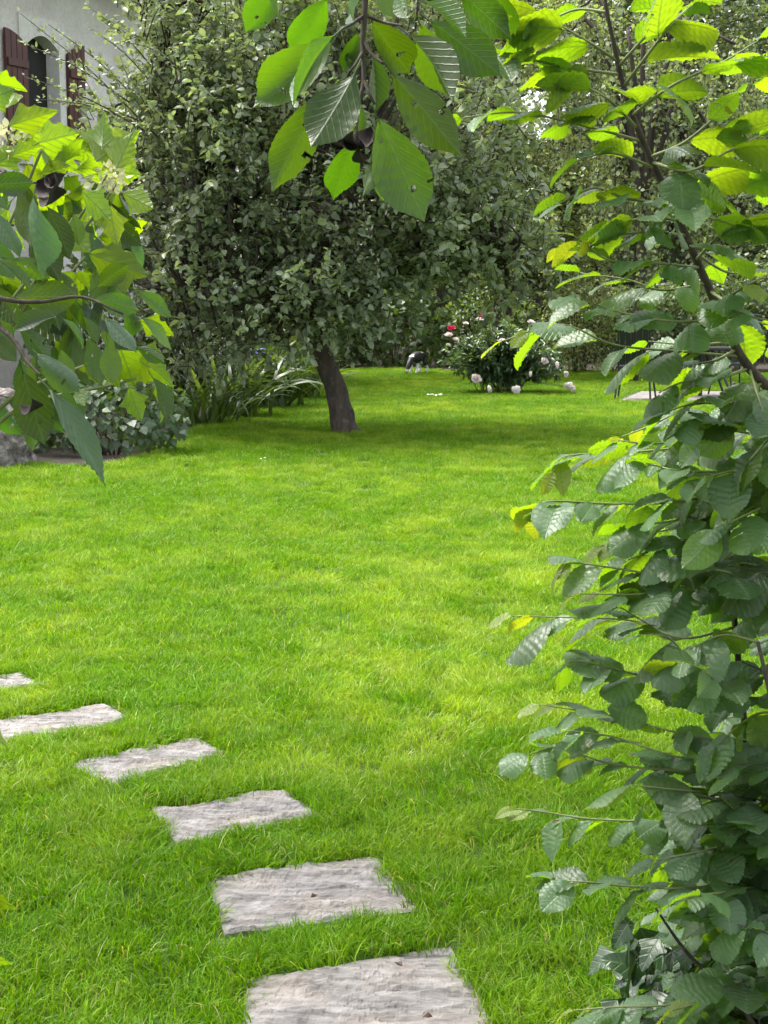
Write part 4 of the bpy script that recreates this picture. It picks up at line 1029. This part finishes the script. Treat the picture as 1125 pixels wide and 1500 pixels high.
def spray(TW, variants, n_young, lenfac=1.0, side=.42, droop=.20, flat=.9):
    Ms, ids, G_ = [], [], []
    for pts_, d, size, young in TW:
        dj = d + rng.normal(0, .06); w = [P(x, y, d if i == 0 else dj + rng.normal(0, .02)) for i, (x, y) in enumerate(pts_)]
        kk = np.argmin((SKX - pts_[0][0]) ** 2 + (SKY - pts_[0][1]) ** 2)
        if math.hypot(SKX[kk] - pts_[0][0], SKY[kk] - pts_[0][1]) < 60: w[0] = SK[kk]
        size = size * rng.uniform(.72, .92); c = bez(w, 24); G_.append((c, .0027, .0010))
        seg = np.linalg.norm(np.diff(c, axis=0), axis=1); s = np.concatenate([[0], np.cumsum(seg)]); Lg = s[-1]
        n = max(3, int(Lg / (size * (.40 if w[1][2] < 1.5 else .50)))); sgn = 1 if rng.random() < .5 else -1
        for k in range(n):
            u = (k + .9) / n * Lg; p = np.array([np.interp(u, s, c[:, i]) for i in range(3)]); i = min(np.searchsorted(s, u), len(c) - 1); tg = nrm(c[i] - c[i - 1])
            h = nrm(np.cross(tg, (0, 0, 1))); sgn = -sgn; last = k == n - 1
            ax = tg * (1.0 if last else .8) + h * sgn * (.15 if last else side) + np.array((0, 0, -droop)) + rng.normal(0, .2, 3) * (1, 1, .9)
            nm = np.array((0, 0, flat)) + rng.normal(0, .24, 3) + h * sgn * -.1
            if p[2] > 1.62: nm = nm + np.array((0, .42, 0)); ax = ax + np.array((0, 0, droop * .8))
            yg = young and k >= n - 2
            sz = size * rng.uniform(.66, 1.15) * (.62 if yg else 1) * (.85 if last else 1)
            Ms.append(frames(p[None], ax[None], nm[None], [sz])[0]); ids.append(rng.integers(len(variants) - n_young, len(variants)) if yg and n_young else rng.integers(0, len(variants) - n_young))
    return Ms, ids, G_
Ms, ids, tws = spray(TW, allv, 2)
# inner mass of the shrub, to the side and behind
inner = []
for k in range(115):
    y = rng.uniform(560, 1620); x0 = (1105 if y < 1150 else 1030) + rng.uniform(0, 200); d = rng.uniform(2.45, 2.9)
    inner.append(([(x0 + 90, y + 25), (x0 + 40, y + rng.uniform(-10, 15)), (x0 - 60 * rng.uniform(.3, 1.0), y + rng.uniform(-30, 30))], d, .10, 0))
for k in range(16):
    y = rng.uniform(-60, 540); x0 = 1150 + rng.uniform(0, 200); d = rng.uniform(2.3, 3.0)
    inner.append(([(x0 + 60, y + 25), (x0 + 20, y), (x0 - 50, y + rng.uniform(-20, 20))], d, .10, 0))
for k in range(95):
    y = rng.uniform(1180, 1640); x0 = 1000 + rng.uniform(0, 200); d = rng.uniform(2.6, 3.0)
    inner.append(([(x0 + 80, y + 25), (x0 + 30, y), (x0 - 30, y + rng.uniform(-10, 30))], d, .085, 0))
M2, i2, t2 = spray(inner, allv, 2)
g = Geo()
for c, a, b in tws: g.tube(c, np.linspace(a, b, len(c)), 6)
link('twigs', g.mesh('twigs', [M_gtwig], True), haz)
g = Geo()
for c, a, b in t2: g.tube(c[::4], np.linspace(a, b, len(c[::4])), 4)
link('inner_twigs', g.mesh('inner_twigs', [M_twig], True), haz, kind='stuff')
MM = np.array(Ms + M2); II = np.array(ids + i2); ok = MM[:, 2, 3] > .03
place_leaves(haz, allv, MM[ok], II[ok], 300)

# glossy ivy at the foot of the hazel
M_ivy = leaf_mat('ivy_leaf', (0.018, 0.045, 0.016), (0.06, 0.09, 0.04), (0.05, 0.11, 0.01), .15, .34, veins=.35, k=4, slant=3, spec=.5, var=.3)
iv = [leaf_mesh('ivy_leaf', 'ivy', M_ivy, wid=.95, nu=14, nv=2, fold=.15, droop=.25, serr=.012, pleat=0, k=5, seed=60 + i) for i in range(3)]
ib = np.array((.78, 2.85, 0)); ivy = thing('ivy_plant', ib, 'glossy dark ivy climbing at the foot of the hazel shrub', 'ivy')
n = 360; p = np.array([P(rng.uniform(905, 1200), 1345 + 330 * rng.random() ** .9, rng.uniform(2.68, 3.1)) for _ in range(n)]); p[:, 2] = np.maximum(p[:, 2], .04)
pxk = (p[:, 0] / p[:, 1] * F + 562.5); 
ax = nrm(np.array((-.35, -.5, -.5)) + rng.normal(0, .4, p.shape)); nm = np.array((-.2, -.45, .75)) + rng.normal(0, .3, p.shape)
place_leaves(ivy, iv, frames(p, ax, nm, .060 * rng.uniform(.55, 1.35, n)), rng.integers(0, 3, n), 280)
g = Geo()
for k in range(16):
    e = p[int(rng.integers(0, n))]; s = ib + np.array((rng.uniform(-.1, .4), rng.uniform(-.15, .2), -.02)); g.tube(bez([s, (s + e) / 2 + (.03, 0, .05), e], 8), .004, 5)
link('vines', g.mesh('vines', [M_twig], True), ivy)

# ------------------------------------------------------------------ foreground: cherry and ninebark
M_ch = leaf_mat('cherry_leaf', (0.055, 0.090, 0.060), (0.045, 0.075, 0.018), (0.080, 0.175, 0.0015), .46, .40, veins=.4, k=9, slant=6, var=.45, spec=.55)
M_nb = leaf_mat('ninebark_leaf', (0.09, 0.15, 0.02), (0.12, 0.18, 0.03), (0.28, 0.43, 0.002), .54, .42, veins=1.0, k=5, slant=6, var=.3)
M_dead = plain('withered_leaf', (0.020, 0.012, 0.010), .85)
ch = [leaf_mesh('cherry_leaf', 'cherry', M_ch, wid=w, nu=36, nv=4, fold=f, droop=d, pleat=.007, serr=.014, k=9, slant=6, seed=70 + i, twist=tw, holes=h, petiole=.16, cup=c)
      for i, (w, f, d, tw, h, c) in enumerate(((.50, .30, .15, .25, 0, .5), (.46, .4, .25, -.35, 2, .3), (.54, .2, .12, .35, 3, .8), (.40, .7, .2, .2, 0, 0), (.48, -.15, .3, -.45, 1, 1.0), (.32, .3, .15, .3, 0, .2)))]
nbk = [leaf_mesh('ninebark_leaf', 'lobed', M_nb, wid=w, nu=32, nv=5, fold=f, droop=d, pleat=.014, serr=.022, k=5, slant=6, seed=90 + i, petiole=.15, twist=tw) for i, (w, f, d, tw) in enumerate(((.82, .2, .2, .1), (.76, .3, .3, -.2), (.88, .1, .15, .2)))]

def px_leaf(b, t, d, kind, roll=0.0, tipd=0.0):
    """a leaf from its stalk end b to its tip t (photo), showing its under ('u') or upper ('o') side"""
    A, B = P(*b, d), P(*t, d + tipd); ax = nrm(B - A); v = nrm(CAM - (A + B) / 2); n0 = nrm(v - ax * np.dot(v, ax)); s = np.cross(ax, n0)
    sg = 1 if (s[2] > 0) == (kind == 'o') else -1
    n = n0 * math.cos(roll) + s * math.sin(roll) * sg
    if kind == 'u': n = -n
    return frames(A[None], ax[None], n[None], [np.linalg.norm(B - A) * (1 / 1.14)])[0]

cb = np.array((.75, -1.3, 0)); cher = thing('cherry_tree', cb, 'cherry tree with a leafy twig hanging down over the lawn', 'tree')
Z = lambda x, y: (350 + x / 2.8125, y / 2.8125)
top = P(536, -120, 1.62)
trunk = bez([cb - (0, 0, .1), cb + (-.03, .05, 1.2), cb + (-.1, .15, 2.2), cb + (-.1, .2, 3.2)], 14)
g = Geo(); g.tube(trunk, np.linspace(.13, .07, len(trunk)), 12); link('trunk', g.mesh('trunk', [M_bark], True), cher)
for e in (top + (-.02, .0, .25), np.array((.2, .8, 2.7))):
    g = Geo(); c = bez([trunk[9], (trunk[9] + e) / 2 + (0, 0, .25), e], 12); g.tube(c, np.linspace(.045, .012, len(c)), 8); link('limb', g.mesh('limb', [M_bark], True), cher)
g = Geo()
for pts_, a, b in (([top + (-.02, 0, .25), top, P(534, 20, 1.62), P(531, 65, 1.62), P(533, 120, 1.61), P(524, 155, 1.60), P(522, 215, 1.59)], .0042, .0018), ([P(533, 118, 1.61), P(541, 137, 1.6), P(549, 153, 1.6)], .002, .0014), ([P(534, 22, 1.62), P(515, 35, 1.61), P(495, 45, 1.6)], .002, .0014),
                   ([P(534, 22, 1.62), P(560, 32, 1.63), P(590, 38, 1.62)], .002, .0014), ([P(533, 60, 1.62), P(545, 80, 1.61), P(560, 92, 1.6)], .002, .0014), ([top + (-.02, 0, .25), P(600, -40, 1.66), P(680, -20, 1.7)], .003, .002), ([top + (-.02, 0, .25), P(470, -60, 1.66), P(410, -15, 1.7)], .003, .002), ([P(532, 75, 1.62), P(520, 95, 1.6), P(512, 105, 1.6)], .002, .001)):
    c = bez(pts_, 18); g.tube(c, np.linspace(a, b, len(c)), 6)
link('twigs', g.mesh('twigs', [M_twig], True), cher)
CL = [((545, 425), (757, 898), 1.56, 'u', .1, .02, 2), ((590, 250), (892, 622), 1.60, 'u', -.15, .03, 1), ((745, 55), (1078, 300), 1.64, 'u', .25, .0, 0), ((665, 105), (938, 392), 1.58, 'u', 1.0, -.05, 3), ((735, -10), (965, 125), 1.55, 'u', .9, -.03, 3), ((880, -60), (1105, 145), 1.68, 'u', .1, .04, 0),
      ((530, 60), (650, 250), 1.66, 'u', -.3, .08, 4), ((545, 190), (585, 450), 1.68, 'u', .7, .02, 3), ((505, 250), (310, 630), 1.55, 'u', -.45, -.04, 0), ((430, 320), (112, 738), 1.63, 'u', .55, .02, 1), ((432, 110), (105, 455), 1.62, 'u', -.2, .02, 4), ((425, 108), (170, 395), 1.57, 'u', 1.05, -.04, 3),
      ((385, -40), (218, 205), 1.66, 'u', .2, .05, 0), ((515, -30), (430, 88), 1.58, 'u', .8, -.05, 3), ((180, -110), (30, 118), 1.64, 'u', .15, .03, 2), ((150, -90), (150, 90), 1.60, 'u', .9, 0, 3), ((555, 470), (560, 815), 1.60, 'u', .9, -.03, 3), ((560, 560), (668, 842), 1.66, 'u', .1, .05, 0),
      ((500, 115), (435, 270), 1.66, 'u', .2, .03, 4), ((480, 560), (390, 790), 1.67, 'u', .2, .06, 0), ((640, -60), (700, 80), 1.57, 'u', .6, -.02, 2), ((560, -70), (640, 70), 1.60, 'u', .3, .0, 0), ((730, 60), (870, 370), 1.72, 'u', .35, .06, 2), ((1000, -90), (1130, 90), 1.7, 'u', .2, .05, 4), ((505, 410), (520, 620), 1.66, 'u', .5, .02, 4), ((475, 130), (470, 300), 1.68, 'u', 0, 0, 0)]
Ms = [px_leaf(Z(*b), Z(*t), d, k, r, td) for b, t, d, k, r, td, vi in CL]; ids = [q[6] for q in CL]
# unseen leaves added overhead to shade the hanging twig
n = 190; ctr = [ (np.array((.25, 1.5, 2.35)), (.4, .4, .2)), (np.array((.1, .7, 2.5)), (.9, .7, .28))]
p, out, _ = blob_points(ctr, n, .2); ax = nrm(out * .5 + rng.normal(0, .5, p.shape) + (0, 0, -.5)); nm = np.array((0, .1, .9)) + rng.normal(0, .35, p.shape)
Mo = frames(p, ax, nm, .13 * rng.uniform(.7, 1.1, n))
n3 = 2600; p3, out3, _ = blob_points([(np.array((-2.6, 5.0, 4.4)), (1.4, 1.0, .6)), (np.array((-1.1, 5.1, 4.5)), (1.4, 1.0, .6))], n3, .2)
M_chb = leaf_mat('shade_canopy_leaf', (0.045, 0.080, 0.042), (0.06, 0.10, 0.022), (0.105, 0.215, 0.003), .46, .38, src='attr')
link('crown', scatter('crown', frames(p3, nrm(rng.normal(0, .5, p3.shape) + (0, 0, -.4)), np.array((0, 0, .9)) + rng.normal(0, .4, p3.shape), .14 * rng.uniform(.7, 1.1, n3)), tmpl(.28, .1, .1), M_chb), cher, kind='stuff')  # unseen canopy, added to cast shade on the near grass
for e in (np.array((-2.6, 5.0, 4.3)), np.array((-1.1, 5.1, 4.4))):  # limbs out to the added shade canopy
    g = Geo(); c = bez([trunk[-1], (trunk[-1] + e) / 2 + (0, 0, .3), e], 12); g.tube(c, np.linspace(.06, .015, len(c)), 8); link('limb', g.mesh('limb', [M_bark], True), cher)
place_leaves(cher, ch, np.concatenate([np.array(Ms), Mo]), np.concatenate([ids, rng.integers(0, 5, n)]), len(Ms))
curl = [leaf_mesh('curled_leaf', 'cherry', M_dead, wid=.6, nu=16, nv=4, fold=.6, droop=.1, seed=5 + i, curl=c, petiole=.1) for i, c in enumerate((3.2, 4.5))]
for b, t, vi in (((480, 520), (400, 760), 1), ((500, 590), (470, 800), 0), ((490, 560), (540, 740), 1)):
    m = px_leaf(Z(*b), Z(*t), 1.58, 'o', .8); l = bpy.data.objects.new('curled_leaf', curl[vi]); COL.objects.link(l); l.parent = cher; l.matrix_basis = Matrix.Translation(-cb) @ Matrix(m.tolist())

# second cherry, hanging in from the side
cb2 = np.array((-1.55, 2.1, 0)); cher2 = thing('cherry_tree', cb2, 'young cherry tree leaning over the ninebark with dark drooping leaves', 'tree')
trunk = bez([cb2 - (0, 0, .1), cb2 + (.03, .0, .8), cb2 + (.1, 0, 1.6), cb2 + (.12, 0, 2.3)], 12)
g = Geo(); g.tube(trunk, np.linspace(.05, .02, len(trunk)), 10); link('trunk', g.mesh('trunk', [M_bark], True), cher2)
g = Geo()
for pts_ in ([trunk[7], P(-160, 400, 2.0), P(0, 437, 1.95), P(60, 442, 1.94), P(120, 435, 1.93), P(180, 460, 1.9)], [trunk[7], P(-120, 420, 2.0), P(0, 480, 1.95), P(40, 530, 1.92), P(60, 550, 1.9)], [trunk[9], P(-100, 240, 2.0), P(0, 262, 1.96), P(55, 268, 1.94)], [trunk[8], P(-120, 330, 1.95), P(20, 330, 1.9)]):
    c = bez(pts_, 20); g.tube(c, np.linspace(.005, .0014, len(c)), 6)
link('branches', g.mesh('branches', [M_twig], True), cher2)
Y = lambda x, y: (x / 3.214, 380 + y / 3.214); X = lambda x, y: (x / 2.8125, y / 2.8125)
CL2 = [(Y(25, 185), Y(375, 168), 1.95, 'u', .3, 0, 0), (Y(415, 175), Y(655, 235), 1.93, 'u', .25, 0, 0), (Y(300, 262), Y(50, 310), 1.9, 'o', .75, 0, 3), (Y(470, 255), Y(645, 415), 1.88, 'o', .6, -.02, 0), (Y(185, 545), Y(538, 1010), 1.88, 'o', .95, -.05, 5), (Y(90, 470), Y(205, 858), 1.93, 'u', .1, .02, 2),
       (Y(150, 420), Y(345, 592), 1.86, 'o', .2, -.03, 4), (Y(610, 128), Y(835, 262), 1.9, 'o', .5, .05, 5), (Y(640, 250), Y(838, 412), 1.88, 'o', .8, .05, 5), (Y(520, 170), Y(740, 290), 1.96, 'o', .9, .08, 4), (Y(280, 260), Y(410, 405), 1.87, 'o', .9, 0, 3), (Y(60, 290), Y(260, 480), 1.94, 'u', .3, 0, 1),
       (Y(280, 400), Y(330, 570), 1.97, 'u', 0, 0, 0), (Y(400, 330), Y(490, 590), 1.97, 'u', .2, 0, 1), (Y(500, 350), Y(545, 580), 1.95, 'u', .5, 0, 0), (Y(380, 250), Y(470, 390), 1.9, 'u', .5, 0, 3), (Y(430, 150), Y(600, 15), 1.92, 'u', .4, 0, 0), (Y(280, 590), Y(365, 730), 1.96, 'u', .1, 0, 4), (Y(620, 400), Y(780, 480), 1.95, 'u', .1, 0, 1), (Y(700, 520), Y(810, 750), 1.9, 'u', .9, 0, 3), (Y(-60, 330), Y(80, 480), 1.98, 'u', .2, 0, 0),
       (X(-80, 770), X(140, 745), 1.9, 'u', .3, 0, 0), (X(140, 770), X(105, 1120), 1.86, 'o', .8, -.03, 4), (X(-40, 850), X(90, 1040), 1.88, 'o', .6, -.02, 0), (X(60, 760), X(150, 1010), 1.93, 'u', .3, 0, 1), (X(-60, 950), X(60, 1150), 1.95, 'u', .2, 0, 2), (X(100, 900), X(250, 1150), 1.96, 'u', .3, 0, 0), (X(180, 820), X(300, 1060), 1.98, 'u', .6, 0, 0), (X(-40, 1050), X(140, 1180), 1.9, 'o', .7, 0, 3), (X(10, 1060), X(220, 1130), 1.95, 'u', .4, 0, 1), (X(-90, 640), X(50, 860), 2.0, 'u', .2, 0, 4), (X(200, 1090), X(330, 1240), 1.97, 'u', .2, 0, 1), (X(-60, 1150), X(110, 1330), 1.99, 'u', .2, 0, 4), (X(300, 860), X(330, 1010), 1.99, 'u', .3, 0, 0), (X(-100, 1240), X(60, 1420), 2.0, 'u', .2, 0, 2)]
Ms = [px_leaf(b, t, d, k, r, td) for b, t, d, k, r, td, vi in CL2]; ids = [q[6] for q in CL2]
for k in range(52):
    x, y = rng.uniform(-50, 165), rng.uniform(240, 580)
    if x > 120 and y > 480: continue
    Ms.append(px_leaf((x, y), (x + rng.normal(15, 35), y + rng.uniform(45, 95)), rng.uniform(2.28, 2.42), 'u' if rng.random() < .7 else 'o', rng.uniform(0, .8), 0)); ids.append(int(rng.integers(0, 5)))
n = 90; p, out, _ = blob_points([(np.array((-1.0, 2.0, 1.75)), (.40, .35, .40))], n, .2); ax = nrm(rng.normal(0, .5, p.shape) + (.2, -.1, -.6)); nm = np.array((0, .1, .8)) + rng.normal(0, .4, p.shape)
Mo = frames(p, ax, nm, .12 * rng.uniform(.7, 1.1, n)); o_ = (p[:, 0] / p[:, 1] * F + 562.5) < -70; Mo = Mo[o_]
place_leaves(cher2, ch, np.concatenate([np.array(Ms), Mo]), np.concatenate([ids, rng.integers(0, 5, len(Mo))]), len(Ms))
for b, t, vi, d in ((X(180, 720), X(330, 830), 1, 1.9), (X(190, 740), X(300, 890), 0, 1.91), (X(210, 705), X(320, 790), 1, 1.89), (Y(140, 640), Y(215, 780), 0, 1.9)):
    m = px_leaf(b, t, d, 'o', .5); m[:3, :3] *= 1.25; l = bpy.data.objects.new('curled_leaf', curl[vi]); COL.objects.link(l); l.parent = cher2; l.matrix_basis = Matrix.Translation(-cb2) @ Matrix(m.tolist())

# ninebark
nb0 = np.array((-1.0, 2.5, 0)); nine = thing('ninebark_shrub', nb0, 'ninebark shrub with bright yellow-green lobed leaves and pale flower heads', 'shrub')
g = Geo(); ends = [X(170, 620), X(440, 720), X(480, 760), X(300, 900), X(350, 1060), X(60, 520), Y(560, 430), Y(640, 560)]
for i, e in enumerate(ends):
    e = P(*e, 2.25); s = nb0 + np.array((.05 * (i - 3), .03 * i, -.03)); mid = np.array((-.72, 2.4, .9 + .03 * i)); c = bez([s, mid, (mid + e) / 2 + (-.05, 0, .1), e], 24); g.tube(c, np.linspace(.008, .002, len(c)), 6)
link('stems', g.mesh('stems', [M_gtwig], True), nine)
NL = [(X(10, 530), X(215, 452), 2.15, .1), (X(130, 600), X(300, 542), 2.18, .2), (X(470, 715), X(530, 568), 2.2, .2), (X(485, 785), X(642, 860), 2.15, .1), (X(450, 820), X(478, 1008), 2.15, 0), (X(315, 770), X(470, 905), 2.16, .3), (X(330, 1030), X(598, 1130), 2.2, .2), (X(235, 900), X(380, 1040), 2.2, .4),
      (X(420, 620), X(425, 502), 2.22, .1), (X(260, 680), X(330, 560), 2.22, .3), (X(380, 680), X(480, 600), 2.24, .3), (X(30, 650), X(170, 590), 2.2, .3), (X(-60, 420), X(40, 370), 2.2, .2), (X(-70, 360), X(75, 330), 2.22, 1.0), (X(180, 690), X(250, 600), 2.25, .2), (X(-30, 690), X(80, 610), 2.2, .1), (X(300, 700), X(440, 680), 2.2, .9), (X(450, 640), X(520, 590), 2.26, 0), (X(350, 620), X(410, 545), 2.27, .2), (X(150, 720), X(290, 680), 2.27, .3),
      (Y(600, 580), Y(665, 757), 2.15, .1), (Y(680, 490), Y(828, 585), 2.15, .5), (Y(720, 550), Y(800, 740), 2.18, .9), (Y(350, 590), Y(405, 695), 2.2, .3), (Y(560, 400), Y(620, 560), 2.2, .2), (Y(490, 480), Y(560, 590), 2.22, .2), (Y(360, 40), Y(420, 120), 2.2, .4), (Y(200, 60), Y(380, 160), 2.2, .6), (Y(620, 280), Y(820, 340), 2.2, 1.0), (Y(590, 440), Y(760, 540), 2.25, .2), (Y(660, 420), Y(770, 460), 2.25, .2), (Y(440, 440), Y(470, 570), 2.24, 0), (X(20, 470), X(-20, 360), 2.25, .1), (X(90, 620), X(120, 520), 2.27, .2), (X(500, 640), X(540, 560), 2.27, .3)]
for k in range(44):
    x, y = rng.uniform(-20, 190), rng.uniform(195, 400); a_ = rng.uniform(-.6, 2.2); l_ = rng.uniform(36, 62)
    NL.append(((x, y), (x + l_ * math.cos(a_), y + l_ * math.sin(a_)), rng.uniform(2.26, 2.36), rng.uniform(0, .6)))
Ms = [px_leaf(b, t, d, 'u', r + rng.normal(0, .15), rng.normal(.03, .03)) for b, t, d, r in NL]
n = 110; p = np.array([P(rng.uniform(-330, 40), rng.uniform(180, 900), rng.uniform(2.3, 2.7)) for _ in range(n)]); ax = nrm(rng.normal(0, .5, p.shape) + (.1, -.1, -.2)); nm = np.array((0, .1, .8)) + rng.normal(0, .4, p.shape)
p = np.concatenate([p, blob_points([(nb0 + (.02, -.03, .85), (.30, .28, .75))], 330, .45)[0]]); p[:, 2] = np.maximum(p[:, 2], .06); n = len(p)
ax = nrm(rng.normal(0, .5, p.shape) + (.05, -.1, -.3)); nm = np.array((0, -.1, .8)) + rng.normal(0, .4, p.shape)
Mo = frames(p, ax, nm, .075 * rng.uniform(.7, 1.2, n)); o_ = (p[:, 0] / p[:, 1] * F + 562.5) < -50; Mo = Mo[o_]
place_leaves(nine, nbk, np.concatenate([np.array(Ms), Mo]), rng.integers(0, 3, len(Ms) + len(Mo)), len(Ms))
M_floret = leaf_mat('floret', (0.62, 0.58, 0.38), (.62, .58, .38), (.6, .6, .3), .3, .6, src='attr', var=.2)
for (x, y, s, n) in ((15, 590, .030, 120), (440, 735, .022, 80)):
    c = P(*X(x, y), 2.24); dn = nrm(rng.normal(0, 1, (n, 3))); p = c + dn * s * rng.uniform(.55, 1.0, (n, 1)) * (1.3, 1, .8)
    link('flower_head', scatter('flower_head', frames(p, dn + rng.normal(0, .4, p.shape), rng.normal(0, 1, p.shape), .011 * rng.uniform(.7, 1.3, n)), tmpl(.35, .1, .1), M_floret), nine)
